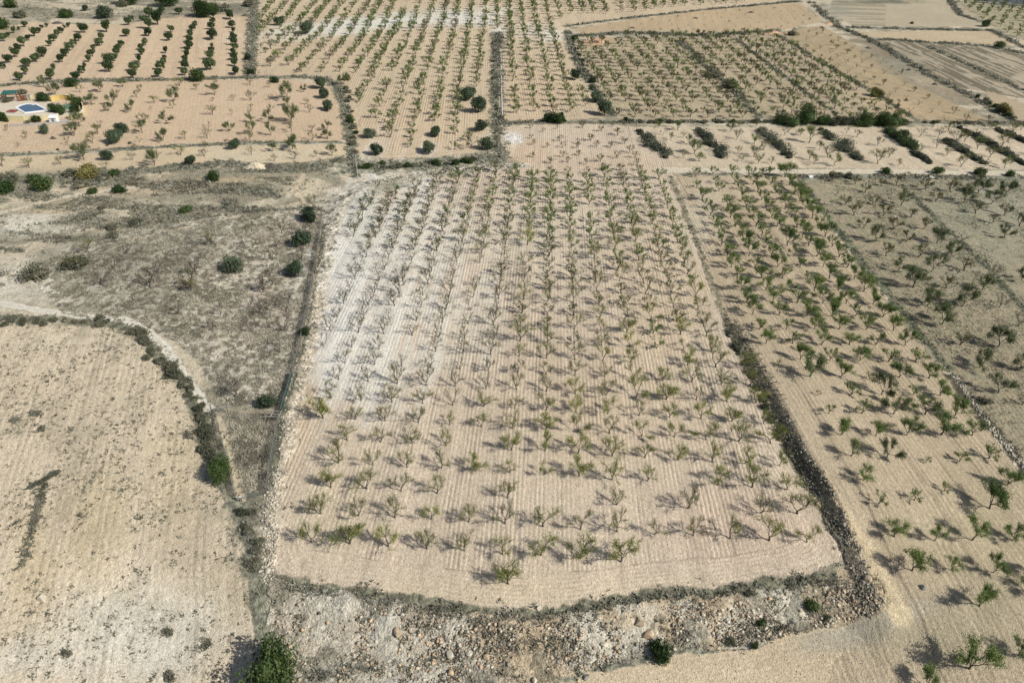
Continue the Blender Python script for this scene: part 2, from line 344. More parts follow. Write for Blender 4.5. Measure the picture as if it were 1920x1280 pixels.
BLOBS = [    # soil and ground tone patches, one with soft shade painted in: centre px, radii px, angle deg, colour, strength
 (735,500,150,230,14,(225,219,205),.9), (700,680,110,120,0,(224,219,205),.75), (640,560,60,200,12,(230,226,214),.95), (690,420,60,70,20,(218,215,200),.8),
 (880,600,70,90,0,(216,208,190),.5), (960,440,170,80,0,(212,202,180),.5),
 (1110,306,190,24,0,(202,178,148),.35), (1000,285,55,26,0,(208,182,150),.5), (960,262,22,14,0,(232,228,218),.9),
 (1380,990,190,90,0,(208,186,164),.6), (1120,760,220,150,0,(208,188,160),.5), (1250,560,120,170,0,(209,189,158),.5), (600,950,80,90,0,(212,197,168),.5),
 (1000,1110,430,34,0,(214,198,170),.7), (560,780,30,110,10,(212,190,160),.7),
 (700,45,240,18,-6,(224,222,208),.9), (880,38,80,14,-3,(226,222,208),.85), (1000,60,60,20,0,(220,210,190),.7), (1035,65,22,16,0,(226,218,200),.8), (936,60,16,12,0,(228,222,208),.9),
 (560,110,110,40,0,(208,184,153),.4), (760,230,160,60,0,(208,184,153),.5), (1000,180,100,60,0,(208,184,153),.5),
 (250,200,150,60,0,(208,184,153),.5), (500,290,120,20,0,(208,196,168),.7), (250,110,180,40,0,(208,184,153),.5),
 (1900,380,190,70,0,(166,166,146),.6), (1860,470,160,90,0,(166,163,141),.4), (1620,370,130,40,0,(172,162,136),.5), (1650,640,70,90,0,(180,164,134),.4),
 (1310,420,40,120,20,(206,194,170),.7), (1750,1180,260,110,0,(172,162,136),.9), (1700,1000,110,80,0,(188,173,144),.5), (1850,1000,120,140,0,(182,170,140),.6), (1650,1160,140,26,-15,(186,178,158),.5),  # wide lower right patch paints soft shade into the ground colour
 (1560,1200,110,26,-10,(172,167,150),.6), (1250,1265,260,30,0,(212,194,164),.6),
 (120,640,160,25,0,(213,200,176),.5), (180,1000,60,120,10,(198,182,146),.55), (270,1180,200,110,0,(214,209,192),.8), (100,1240,120,60,0,(214,208,192),.7), (60,1050,50,120,0,(200,182,145),.5), (330,900,60,140,0,(200,184,150),.4), (60,760,90,60,0,(206,190,164),.5),
 (60,420,100,28,-6,(222,216,198),.85), (40,520,100,50,-10,(222,214,194),.95), (130,470,60,20,-20,(208,198,176),.6), (300,350,140,22,-4,(206,184,152),.7), (120,385,90,14,-5,(212,190,155),.7), (500,380,60,12,-15,(208,198,172),.8), (430,400,60,8,-12,(214,206,184),.9), (420,345,120,12,-5,(205,184,152),.6), (560,345,30,30,0,(208,192,162),.7),
 (460,312,50,10,15,(212,200,178),.9), (1340,30,160,14,-5,(194,172,138),.4), (1120,78,28,8,0,(216,176,140),.9), (1450,60,18,7,0,(210,170,140),.9), (1240,64,70,8,0,(176,168,145),.6),
 (1690,120,80,30,28,(152,146,126),.85), (1640,90,50,16,28,(150,136,114),.7), (1760,160,60,22,26,(170,152,126),.6), (1700,200,90,16,10,(206,182,146),.6),
 (1560,20,45,14,0,(150,152,136),.6), (1650,4,80,5,0,(110,112,96),.9), (1900,8,60,9,2,(120,120,112),.6),
 (110,330,110,18,0,(156,152,130),.75), (220,372,120,12,-5,(150,145,122),.6), (150,410,90,16,-8,(142,140,120),.7), (70,385,70,12,-5,(160,156,134),.5), (350,375,90,20,-8,(156,152,130),.6), (520,345,70,20,-8,(156,152,130),.5), (250,425,90,16,-14,(138,136,117),.75),
 (380,330,110,8,-4,(142,139,120),.7), (470,400,100,10,-14,(130,126,108),.7), (170,500,130,45,0,(144,139,119),.8), (320,470,120,50,0,(152,146,125),.6), (260,560,110,30,0,(152,146,126),.6), (470,590,50,70,0,(150,136,116),.5), (420,700,40,40,0,(146,142,126),.7), (300,590,60,30,0,(186,172,148),.5), (510,440,60,30,0,(176,160,134),.6), (520,560,40,60,0,(180,164,138),.5), (350,530,90,25,0,(190,176,152),.6), (60,530,50,25,0,(205,196,176),.6), (420,650,60,50,0,(196,184,160),.5),
 (40,20,70,16,0,(130,130,110),.7), (110,28,50,8,0,(150,146,124),.7), (20,60,25,14,0,(130,130,105),.6), (350,20,120,10,0,(130,128,108),.7), (100,12,40,5,0,(200,186,156),.5), (450,20,30,14,0,(120,118,104),.7), (300,30,40,8,-15,(170,162,140),.6),
]

# ------------------------------------------------------------------ ground sheet (finer near the viewpoint)
def axis(segs):
    out = []
    for a, b, n in segs: out.append(np.linspace(a, b, n, endpoint=False))
    out.append([segs[-1][1]]); return np.concatenate(out)
TH = np.radians(axis([(-178,-70,24),(-70,-56,30),(-56,-34,260),(-34,34,900),(34,56,260),(56,70,30),(70,178,24)]))
LR = axis([(math.log(4),math.log(38),30),(math.log(38),math.log(640),980),(math.log(640),math.log(900),40),(math.log(900),math.log(6000),16)])
RR = np.exp(LR)
T_, R_ = np.meshgrid(TH, RR, indexing='ij')
X = (R_*np.sin(T_)).ravel(); Y = (R_*np.cos(T_)).ravel()
far = np.hypot(X, Y) > 700
Z = terrain(X, Y)
PX, PY = project(X, Y, Z)
vis = (Y > 5)
wpx = PX.copy(); wpy = PY.copy()
s_ = pxm(X, Y); s_ = np.where(Y > 0, np.maximum(s_, .3), 20)
e1 = (fbm(X, Y, 1.6, 2, 21)-.5)*1.6; e2 = (fbm(X, Y, 1.6, 2, 33)-.5)*1.6
qx, qy = project(X+e1, Y+e2, Z)
C = np.tile(alb(198,186,162), (len(X), 1))
sc = fbm(X, Y, 9, 4, 50); sc2 = fbm(X*.6, Y*1.7, 14, 3, 60)
scrub = sst(sc*.6+sc2*.4, .44, .58)[:, None]
C = (C*(1-scrub*.62) + alb(134,132,112)*scrub*.62)*(.93+.22*(1-scrub))
FUR = np.zeros(len(X)); FA = np.zeros(len(X)); GR = np.full(len(X), .8); FID = np.full(len(X), -1)
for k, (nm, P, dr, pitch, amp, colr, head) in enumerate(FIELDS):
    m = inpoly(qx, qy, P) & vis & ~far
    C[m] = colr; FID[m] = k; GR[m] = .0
    if nm == 'centre': dr = C_V
    n_ = np.array([dr[1], -dr[0]]); u = (X*n_[0]+Y*n_[1])/pitch
    FUR[m] = u[m]; FA[m] = amp
    if head:      # ploughed round the ends
        dd, _, _ = pdist(X[m], Y[m], pl(*(P+[P[0]])))
        idx = np.where(m)[0]; h = dd < head + 1.2*(vnoise(X[m]/5, Y[m]/5, 4)-.5)
        if nm == 'centre': h &= (PY[idx] > 1000) | (PX[idx] > 1440)
        FUR[idx[h]] = (dd[h]/pitch); FA[idx[h]] = amp*.6
fid = {f[0]: i for i, f in enumerate(FIELDS)}
def isf(*n): return np.isin(FID, [fid[a] for a in n])
# large soil tone variation
tone = fbm(X, Y, 30, 3, 80)-.5; tone2 = fbm(X, Y, 4, 3, 90)-.5
C *= (1 + .16*tone + .10*tone2)[:, None]
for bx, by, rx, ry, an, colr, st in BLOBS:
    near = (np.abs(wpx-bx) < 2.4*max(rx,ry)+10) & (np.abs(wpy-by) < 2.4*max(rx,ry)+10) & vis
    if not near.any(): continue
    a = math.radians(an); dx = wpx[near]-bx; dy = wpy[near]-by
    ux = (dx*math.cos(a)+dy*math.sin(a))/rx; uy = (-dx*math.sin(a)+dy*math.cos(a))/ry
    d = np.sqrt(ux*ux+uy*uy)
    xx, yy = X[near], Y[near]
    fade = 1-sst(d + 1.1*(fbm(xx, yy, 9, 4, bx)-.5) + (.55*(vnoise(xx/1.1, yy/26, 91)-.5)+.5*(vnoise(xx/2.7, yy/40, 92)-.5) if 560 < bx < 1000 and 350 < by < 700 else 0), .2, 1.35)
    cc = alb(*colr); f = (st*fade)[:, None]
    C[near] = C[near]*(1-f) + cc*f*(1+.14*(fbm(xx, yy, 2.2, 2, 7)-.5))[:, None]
# white soil streaks following the ploughing in the centre field
m = isf('centre'); v_ = ((X-GX0)*C_U[0]+(Y-GY0)*C_U[1])/GA
st = (vnoise(v_*1.6, Y/40, 3)*.6+vnoise(v_*6, Y/25, 8)*.4)
C[m] *= (1+.10*(st[m]-.5))[:, None]
rowd = np.abs(v_-np.round(v_))*GA
g = m & (rowd < .75); fac = sst(fbm(X, Y, 1.3, 2, 14), .45, .7)*(1-rowd/.75)
C[g] = C[g]*(1-.20*fac[g][:, None])
m = isf('dry', 'pen'); GR[m] = .9
q = sst(fbm(X, Y, 1.1, 3, 15), .42, .62)[:, None]
C[m] = (C*(1-.5*q) + np.array(alb(205,190,162))*.0)[m]
C[m] = (C + (1-q)*.075)[m]
m = isf('weedy'); q = sst(fbm(X, Y, 2.4, 3, 16), .42, .6)[:, None]
C[m] = (C*(1-.35*q) + alb(140,142,115)*.35*q)[m]; GR[m] = .55
m = isf('crop'); 
nn = np.array(FIELDS[fid['crop']][2]); uu = X*nn[1]-Y*nn[0]
q = (sst(fbm(X, Y, 1.7, 2, 17)*.35 + vnoise(uu/1.5, (X*nn[0]+Y*nn[1])/14, 12)*.65, .40, .54)*sst(fbm(X, Y, 20, 2, 78), .3, .45))[:, None]
C[m] = (C*(1-.7*q)+alb(92,88,72)*.7*q)[m]
m = isf('south_west'); q = sst(fbm(X*1.0, Y*.45, 1.5, 2, 18)*.55+fbm(X, Y, 11, 2, 19)*.45, .56, .68)[:, None]
C[m] = (C*(1-.28*q)+alb(150,143,118)*.28*q)[m]; GR[m] = .2
m = isf('ne1'); q = ((vnoise(Y/2.6, X/50, 20) > .56) & (X > 150) & (PX < 1660)).astype(float)[:, None]
C[m] = (C*(1-.4*q)+alb(120,120,100)*.4*q)[m]
m = isf('block', 'fallow'); q = sst(fbm(X, Y, 5, 3, 24), .5, .66)[:, None]
C[m] = (C*(1-.3*q)+alb(150,146,120)*.3*q)[m]
for k, (nm, P, dr, pitch, amp, colr, head) in enumerate(FIELDS):
    m = FID == k
    if not m.any() or amp < .3: continue
    if nm == 'centre': dr = C_V
    u = X[m]*dr[1]-Y[m]*dr[0]; v = X[m]*dr[0]+Y[m]*dr[1]
    wob = 1.2*(fbm(X[m], Y[m], 25, 2, 77)-.5)
    sk = .5*(vnoise((u+wob)/.9, v/30, 5)-.5)+.55*(vnoise((u+wob)/2.6, v/70, 6)-.5)+.45*(vnoise((u+wob)/.42, v/16, 9)-.5)
    C[m] *= (1+(.20 if nm != 'top' else .16)*sk)[:, None]
    FA[m] *= .15+1.5*vnoise((u+wob)/(pitch*2), v/13, 19)**1.5
    if nm == 'right':
        nn_ = np.array([dr[1], -dr[0]]); u0 = G0(1434.6, 544.4)@nn_; pp_ = G0(1481, 544.4)@nn_-u0
        f = (u-u0)/pp_; ds = np.abs(f-np.round(f))*abs(pp_)
        ln = np.exp(-(ds/.32)**2)*sst(vnoise(v/3, u/2, 12), .1, .6)+.45*np.exp(-((ds-1.3)/.25)**2)*sst(vnoise(v/6, u, 13), .3, .8)
        C[m] *= (1-.26*ln)[:, None]
# edges
for pts, hw, colr, dens in EDGES:
    P = pl(*pts); lo = P.min(0)-9; hi = P.max(0)+9
    near = (X > lo[0]) & (X < hi[0]) & (Y > lo[1]) & (Y < hi[1])
    idx = np.where(near)[0]; d, _, _ = pdist(X[idx], Y[idx], P)
    nz = fbm(X[idx], Y[idx], 2.2, 3, 31)
    hw2 = hw*np.clip(1.35*(Y[idx]/250)**.35, .8, 1.6)
    f = (1-sst(d + (nz-.5)*2.2*hw2, hw2*.55, hw2*1.15))[:, None]
    q = sst(fbm(X[idx], Y[idx], .9, 2, 32), .35, .7)[:, None]
    cc = colr*(.72+.6*q)
    C[idx] = C[idx]*(1-f)+cc*f
    FA[idx] *= (1-f[:, 0]); GR[idx] = np.maximum(GR[idx], f[:, 0]*.9)
# rubble slopes
RUB = np.zeros(len(X))
RUBBLE = [ (_bB, 0.3, 9.2, alb(203,186,156), (510, 1660)), ]
P_RUB = [(505,1080),(600,1106),(700,1120),(800,1134),(900,1152),(1000,1158),(1100,1142),(1200,1126),(1400,1112),(1560,1088),(1600,1040),(1570,980),(1520,905),(1490,850),(1500,845),(1540,905),(1590,975),(1640,1060),(1670,1130),(1640,1158),(1520,1180),(1400,1212),(1290,1216),(1150,1242),(1030,1280),(980,1320),(480,1330),(500,1200)]
m = inpoly(qx, qy, P_RUB) & vis
q = sst(fbm(X, Y, 6, 3, 36), .4, .6)[:, None]
base = alb(204,186,157)*(1-q)+alb(214,207,188)*q
lft = (1-sst(PX, 700, 1000))[:, None]
base = base*(1-lft*.6)+alb(205,200,184)*lft*.6
spk = vnoise(X/.35, Y/.35, 37)[:, None]; spk2 = vnoise(X/.9, Y/.9, 38)[:, None]
base = base*(.66+.42*spk+.22*spk2)
C[m] = base[m]; RUB[m] = 1; FA[m] = 0; GR[m] = .3
m2 = m & (fbm(X, Y, 4.5, 3, 39) > .56); C[m2] = C[m2]*.55+alb(120,120,102)*.45; GR[m2] = .9
P_STONES = [(1452,770),(1512,853),(1563,933),(1612,1013),(1632,1065),(1645,1130),(1612,1118),(1592,1065),(1566,1010),(1526,935),(1480,860),(1443,785)]
m = inpoly(qx, qy, P_STONES) & vis; C[m] = (alb(146,138,120)*(.55+.6*spk))[m]; RUB[m] = 1; FA[m] = 0  # stony bank ground darkened, shade of its face put into the colour
# tracks
TR = np.zeros(len(X))
for pts, hw, colr in TRACKS:
    P = pl(*pts); lo = P.min(0)-6; hi = P.max(0)+6
    idx = np.where((X > lo[0]) & (X < hi[0]) & (Y > lo[1]) & (Y < hi[1]))[0]
    if not len(idx): continue
    d, sg, _ = pdist(X[idx], Y[idx], P)
    hw = hw*np.clip((Y[idx]/160)**.3, .9, 1.5)
    f = (1-sst(d + (fbm(X[idx], Y[idx], 1.2, 2, 41)-.5)*.9, hw*.7, hw*1.15))[:, None]
    rut = (1-.10*np.exp(-((d-.0)/.3)**2))[:, None]
    C[idx] = C[idx]*(1-f)+colr*rut*f; FA[idx] *= (1-f[:, 0]); GR[idx] *= (1-f[:, 0])
    TR[idx] = np.maximum(TR[idx], f[:, 0])
# headland turning marks in the right orchard
for cxp, cyp, rad in ((1700,925,7.0),(1700,925,5.6),(1700,925,8.6),(1850,1130,12.),(1850,1130,10.4),(1560,1250,9.)):
    c0 = G0(cxp, cyp); r = np.hypot(X-c0[0], Y-c0[1]); f = np.exp(-((r-rad)/.22)**2)*sst(fbm(X, Y, 5, 2, 44), .4, .6)
    C *= (1+.14*f)[:, None]
# stony speckle
st = (vnoise(X/.28, Y/.28, 47) > .90) & (FID >= 0); C[st] *= 1.12
C *= (1+.10*(vnoise(X/.5, Y/.5, 48)-.5)+.08*(vnoise(X/.22, Y/.22, 49)-.5))[:, None]
C = np.clip(C, .02, .82)
Z = Z + RUB*(.45*(fbm(X, Y, 1.3, 3, 51)-.5)+.9*(fbm(X, Y, 4.5, 2, 53)-.5)) + GR*.10*(vnoise(X/.8, Y/.8, 52)-.5)

def ground_material(name):
    m = bpy.data.materials.new(name); m.use_nodes = True; t = m.node_tree; N = t.nodes.new; L = t.links.new
    b = t.nodes['Principled BSDF']; b.inputs['Roughness'].default_value = .95; b.inputs['Specular IOR Level'].default_value = .08
    def at(n): a = N('ShaderNodeAttribute'); a.attribute_name = n; return a
    def mth(op, a, bb=None, c=None):
        x = N('ShaderNodeMath'); x.operation = op
        for i, v in enumerate((a, bb, c)):
            if v is None: continue
            if isinstance(v, (int, float)): x.inputs[i].default_value = v
            else: L(v, x.inputs[i])
        return x.outputs[0]
    tc = N('ShaderNodeTexCoord'); O = tc.outputs['Object']
    def noise(s, d=3): n = N('ShaderNodeTexNoise'); n.inputs['Scale'].default_value = s; n.inputs['Detail'].default_value = d; n.inputs['Roughness'].default_value = .6; L(O, n.inputs['Vector']); return n.outputs['Fac']
    n1, n2, n3, n4 = noise(5.5, 4), noise(1.3, 5), noise(.35, 3), noise(16, 2)
    ph = mth('ADD', mth('MULTIPLY', at('fur').outputs['Fac'], 2*math.pi), mth('ADD', mth('MULTIPLY', mth('SUBTRACT', n3, .5), 2.2), mth('MULTIPLY', mth('SUBTRACT', n2, .5), .5)))
    s1 = mth('SINE', ph); s2 = mth('SINE', mth('MULTIPLY', ph, .3333))
    fw = mth('MULTIPLY', at('fa').outputs['Fac'], mth('ADD', mth('MULTIPLY', s1, .7), mth('MULTIPLY', s2, .45)))
    fw = mth('MULTIPLY', fw, mth('MULTIPLY', mth('ADD', n2, n3), mth('ADD', .3, n1)))
    # colour
    k = mth('ADD', 1.0, mth('MULTIPLY', fw, .055))  # furrow shading put into the colour: ridges lighter, troughs darker
    k = mth('MULTIPLY', k, mth('ADD', 1.0, mth('MULTIPLY', mth('SUBTRACT', n1, .5), .55)))
    k = mth('MULTIPLY', k, mth('ADD', 1.0, mth('MULTIPLY', mth('SUBTRACT', n4, .5), .5)))
    v = N('ShaderNodeTexVoronoi'); v.inputs['Scale'].default_value = 2.6; L(O, v.inputs['Vector'])
    peb = N('ShaderNodeMapRange'); peb.inputs[1].default_value = .10; peb.inputs[2].default_value = .20; peb.inputs[3].default_value = 1.35; peb.inputs[4].default_value = 1.0
    L(v.outputs['Distance'], peb.inputs[0])
    pc = N('ShaderNodeSeparateColor'); L(v.outputs['Color'], pc.inputs[0])
    pk = mth('ADD', 1.0, mth('MULTIPLY', mth('SUBTRACT', peb.outputs[0], 1.0), mth('GREATER_THAN', pc.outputs[0], .72)))
    k = mth('MULTIPLY', k, pk)
    def cells(scale, amp):
        vv = N('ShaderNodeTexVoronoi'); vv.inputs['Scale'].default_value = scale; L(O, vv.inputs['Vector'])
        sp = N('ShaderNodeSeparateColor'); L(vv.outputs['Color'], sp.inputs[0])
        return mth('ADD', 1.0, mth('MULTIPLY', mth('SUBTRACT', sp.outputs[1], .5), amp)), vv.outputs['Distance']
    c1, d1 = cells(5.0, .34); c2, d2 = cells(2.3, .16); c3, d3 = cells(11.0, .3)
    k = mth('MULTIPLY', k, mth('MULTIPLY', c1, mth('MULTIPLY', c2, c3)))
    furrow_shade = mth('POWER', mth('MAXIMUM', mth('MULTIPLY', mth('ADD', s1, mth('MULTIPLY', mth('SUBTRACT', n1, .5), 1.6)), -1.0), 0.0), 3.0)  # thin dark furrow lines, shade between ridges painted into the colour
    shade_k = mth('MULTIPLY', mth('MULTIPLY', furrow_shade, at('fa').outputs['Fac']), mth('MULTIPLY', mth('GREATER_THAN', n2, .45), -.2))
    k = mth('MULTIPLY', k, mth('ADD', 1.0, shade_k))
    gr = at('gr').outputs['Fac']; gd = N('ShaderNodeMapRange'); gd.inputs[1].default_value = .42; gd.inputs[2].default_value = .62; gd.inputs[3].default_value = .12; gd.inputs[4].default_value = -.42
    gmix = N('ShaderNodeMath'); gmix.operation = 'MULTIPLY'
    L(mth('MULTIPLY', mth('ADD', noise(1.8, 5), noise(.55, 3)), .5), gd.inputs[0]); L(gd.outputs[0], gmix.inputs[0]); L(gr, gmix.inputs[1])
    k = mth('MULTIPLY', k, mth('ADD', 1.0, gmix.outputs[0]))
    vm = N('ShaderNodeVectorMath'); vm.operation = 'SCALE'; L(at('col').outputs['Color'], vm.inputs[0]); L(k, vm.inputs['Scale'])
    L(vm.outputs[0], b.inputs['Base Color'])
    # relief
    hh = mth('ADD', mth('MULTIPLY', fw, .045), mth('MULTIPLY', n1, .075))
    hh = mth('ADD', hh, mth('MULTIPLY', n4, .035))
    hh = mth('ADD', hh, mth('MULTIPLY', mth('ADD', d1, d2), .05))
    hh = mth('ADD', hh, mth('MULTIPLY', mth('MULTIPLY', gr, noise(2.4, 4)), .22))
    hh = mth('ADD', hh, mth('MULTIPLY', mth('MULTIPLY', at('rub').outputs['Fac'], noise(3.2, 5)), .5))
    bp = N('ShaderNodeBump'); bp.inputs['Strength'].default_value = .9; bp.inputs['Distance'].default_value = 1.0
    L(hh, bp.inputs['Height']); L(bp.outputs[0], b.inputs['Normal'])
    return m
M_GROUND = ground_material('dry_soil')
nT, nR = len(TH), len(RR)
I = np.arange(nT*nR).reshape(nT, nR)
F = np.stack([I[:-1, :-1], I[:-1, 1:], I[1:, 1:], I[1:, :-1]], -1).reshape(-1, 4)[:, ::-1]
col4 = np.concatenate([C, np.ones((len(C), 1))], 1)
ftr = (TR[F].mean(1) > .5)
def sub(name, mask, label=None):
    f = F[mask]; u, inv = np.unique(f, return_inverse=True)
    me = mesh_np(name, np.stack([X[u], Y[u], Z[u]], 1), inv.reshape(-1, 4), M_GROUND,
                 attrs={'col': ('FLOAT_COLOR', col4[u]), 'fur': ('FLOAT', FUR[u]), 'fa': ('FLOAT', FA[u]), 'gr': ('FLOAT', GR[u]), 'rub': ('FLOAT', RUB[u])}, smooth=True)
    tag(obj(name, me), kind='structure')
sub('ground', ~ftr); sub('dirt_track', ftr)
def tz(x, y): return float(terrain(np.array([x]), np.array([y]))[0])

# ================================================================== TREES
def tubes(segs, k=3):
    """segs: list of (p0,p1,r0,r1) -> verts, quad faces"""
    S = np.array([(*a, *b_, c, d) for a, b_, c, d in segs], float)
    p0, p1, r0, r1 = S[:, :3], S[:, 3:6], S[:, 6], S[:, 7]
    d = p1-p0; d /= np.linalg.norm(d, axis=1, keepdims=True)+1e-9
    ref = np.where(np.abs(d[:, 2:3]) < .9, np.array([[0, 0, 1.]]), np.array([[1., 0, 0]]))
    u = np.cross(d, ref); u /= np.linalg.norm(u, axis=1, keepdims=True)+1e-9; w_ = np.cross(d, u)
    n = len(S); V = np.zeros((n, 2*k, 3)); F = []
    for i in range(k):
        a = 2*math.pi*i/k; o = u*math.cos(a)+w_*math.sin(a)
        V[:, i] = p0+o*r0[:, None]; V[:, k+i] = p1+o*r1[:, None]
    base = (np.arange(n)*2*k)[:, None]
    for i in range(k):
        j = (i+1) % k; F.append(base+np.array([[i, j, k+j, k+i]]))
    return V.reshape(-1, 3), np.concatenate(F).astype(int)
def leafquads(P, size, r, up=.35, asp=.55):
    n = len(P); d = r.normal(size=(n, 3)); d[:, 2] += up; d /= np.linalg.norm(d, axis=1, keepdims=True)
    e = np.cross(d, r.normal(size=(n, 3))); e /= np.linalg.norm(e, axis=1, keepdims=True)+1e-9
    L = (size*(.6+.8*r.random(n)))[:, None]
    a = d*L; b = e*L*asp
    V = np.stack([P-a*.5, P+b*.5, P+a*.5, P-b*.5], 1).reshape(-1, 3)
    return V, np.arange(4*n).reshape(-1, 4)
def almond(seed, leaf, H=3.8, R=1.95, twig=1.0, lod=0, lsize=.17):
    """open vase-shaped orchard tree: short leaning trunk, 3-5 limbs, forks, whippy twigs, leaves along the twigs"""
    r = np.random.default_rng(seed); segs = []; tips = []; trunk = []
    lean = r.normal(size=2)*.16; h0 = .55+.35*r.random()
    top = np.array([lean[0], lean[1], h0]); trunk.append((np.zeros(3)-[0, 0, .12], top*.5+r.normal(size=3)*.03, .15, .12)); trunk.append((trunk[0][1], top, .12, .10))
    nl = r.integers(3, 6) if lod == 0 else 4; a0 = r.random()*6.28
    def grow(p, d, L, rad, depth, maxd):
        nseg = 2 if lod else 3; q = p
        for i in range(nseg):
            d = d + r.normal(size=3)*.16 + np.array([0, 0, .07]); d = d/np.linalg.norm(d)
            q2 = q+d*L/nseg; ra = rad*(1-.32*i/nseg); rb = rad*(1-.32*(i+1)/nseg)
            segs.append((q, q2, ra, rb)); q = q2
            if depth >= 1: tips.append((q.copy(), d.copy(), depth))
            if depth >= 1 and lod == 0:
                for _ in range(int(r.integers(1, 4)*twig+.5)):
                    td = d+r.normal(size=3)*.6+np.array([0, 0, .35]); td /= np.linalg.norm(td); tl = .28+.5*r.random()
                    segs.append((q, q+td*tl, .020, .009)); tips.append((q+td*tl*.6, td, 3)); tips.append((q+td*tl, td, 3))
        if depth < maxd:
            for _ in range(2 if r.random() < .55 else 3):
                nd = d+r.normal(size=3)*.46; nd[2] = max(nd[2], .05); nd /= np.linalg.norm(nd)
                grow(q, nd, L*(.72+.16*r.random()), rad*.58, depth+1, maxd)
    sc_ = H/3.5
    for i in range(nl):
        a = a0+6.283*i/nl+r.normal()*.35; el = .70+.5*r.random()
        d = np.array([math.cos(a)*math.cos(el), math.sin(a)*math.cos(el), math.sin(el)]); d /= np.linalg.norm(d)
        grow(top, d, (1.0+.35*r.random())*sc_, .075, 0, 2)
    T = np.array([t[0] for t in tips]); D = np.array([t[1] for t in tips])
    n = int(leaf)
    if n:
        # leaves are kept by whole twigs, so the crown has full and bare sides
        wgt = .35+sst(fbm(T[:, 0]+seed, T[:, 1]+T[:, 2]*.7, .9, 2, seed), .36, .66); idx = r.choice(len(T), n, p=wgt/wgt.sum())
        P = T[idx]+D[idx]*(r.random((n, 1))-.5)*.4+r.normal(size=(n, 3))*.19
        lv = leafquads(P, lsize, r)
    else: lv = None
    cen = T[:, :2].mean(0); zt = T[:, 2].mean(); kk = R/np.percentile(np.hypot(*(T[:, :2]-cen).T), 88)
    def nrm_(v): v = v.copy(); v[:, :2] -= cen*.8*np.clip((v[:, 2:3]-h0)/(zt-h0), 0, 1.15); v[:, :2] *= kk; return v
    if lv is not None: lv = (nrm_(lv[0]), lv[1])
    Vt, Ft = tubes(trunk, 6); Vb, Fb = tubes(segs, 3); Vb = nrm_(Vb); Vt = nrm_(Vt)
    return (np.concatenate([Vt, Vb]), np.concatenate([Ft, Fb+len(Vt)])), lv
def blob(seed, R=1.6, H=2.4, n=1500, lsize=.22, base=.15, flat=1.0, lobes=9):
    """dense crown: leaves on many overlapping lobes"""
    r = np.random.default_rng(seed); Ps = []
    for k in range(lobes):
        a = r.random()*6.283; rr = R*.68*math.sqrt(r.random()); rad = R*(.30+.30*r.random())
        c = np.array([math.cos(a)*rr, math.sin(a)*rr, base+rad*.8+(H-base-rad*1.6)*r.random()])
        m = n//lobes; d = r.normal(size=(m, 3)); d /= np.linalg.norm(d, axis=1, keepdims=True)
        Ps.append(c+d*rad*(.62+.62*r.random((m, 1))**1.3)*np.array([1, 1, flat]))
    P = np.concatenate(Ps); P = P[P[:, 2] > .02]
    return leafquads(P, lsize, r, up=.5, asp=.7)
def core(seed, R, H, base):
    r = np.random.default_rng(seed); nu, nv = 12, 7; V = []
    for j in range(nv+1):
        ph = math.pi*j/nv
        for i in range(nu):
            th = 2*math.pi*i/nu; q = .70+.16*vnoise(np.array(i*.9+seed), np.array(j*1.1), seed)
            V.append((R*q*math.sin(ph)*math.cos(th), R*q*math.sin(ph)*math.sin(th), base+(H-base)*(.5+.5*.78*math.cos(ph))))
    F = [(j*nu+i, j*nu+(i+1) % nu, (j+1)*nu+(i+1) % nu, (j+1)*nu+i) for j in range(nv) for i in range(nu)]
    return np.array(V, float), np.array(F)
def join(*vf):
    Vs, Fs, n = [], [], 0
    for v, f in vf: Vs.append(v); Fs.append(f+n); n += len(v)
    return np.concatenate(Vs), np.concatenate(Fs)

# --- prototypes: (wood mesh, leaf mesh)
PROTO = {}
def add_almond(key, k, leaf, mat, H=3.8, R=1.95, twig=1., bark=M_BARK, lsize=.17):
    L = []
    for i in range(k):
        wd, lv = almond(hash_(key)+i*7, leaf*(.7+.6*((i*37) % 10)/10), H, R, twig, 0, lsize)
        L.append((mesh_np('almond_wood', *wd, bark), mesh_np('almond_leaves', *lv, mat) if lv is not None else None))
    PROTO[key] = L
def hash_(s): return sum(ord(c)*(i+3) for i, c in enumerate(s)) % 9973
add_almond('bare', 6, 260, M_ALM_DRY, twig=1.15)
add_almond('sparse', 12, 950, M_ALM_DRY, lsize=.15)
add_almond('leafy', 11, 3200, M_ALM, lsize=.18)
add_almond('olive_green', 8, 1700, M_ALM_OL, lsize=.155)
add_almond('thin_green', 6, 1900, M_ALM, lsize=.16)
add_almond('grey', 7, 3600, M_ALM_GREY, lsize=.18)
add_almond('dead', 5, 25, M_GREYBUSH, bark=M_BARK_GREY, twig=1.2)
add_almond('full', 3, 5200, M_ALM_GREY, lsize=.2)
def add_dense(key, k, mat, R, H, n, ls, base, trunk=True, flat=1., lobes=9):
    L = []
    for i in range(k):
        sd = hash_(key)+i*5
        lv = join(core(sd, R*.72, H*.86, base), blob(sd, R, H, n, ls, base, flat, lobes))
        wd = mesh_np(key+'_trunk', *tubes([((0, 0, -.1), (.06, .05, base+.4), .16, .13), ((.06, .05, base+.35), (.4, .2, base+.9), .09, .05), ((.06, .05, base+.35), (-.35, -.1, base+.9), .09, .05)], 6), M_BARK) if trunk else None
        L.append((wd, mesh_np(key+'_leaves', *lv, mat)))
    PROTO[key] = L
add_dense('olive', 5, M_OLIVE, 1.7, 2.8, 3600, .24, .3, lobes=14)
add_dense('vase', 6, M_CAROB, 1.55, 3.0, 1800, .27, .8, lobes=9)
add_dense('bush', 4, M_PINE, 1.6, 1.9, 2600, .22, .0, trunk=False, lobes=12)
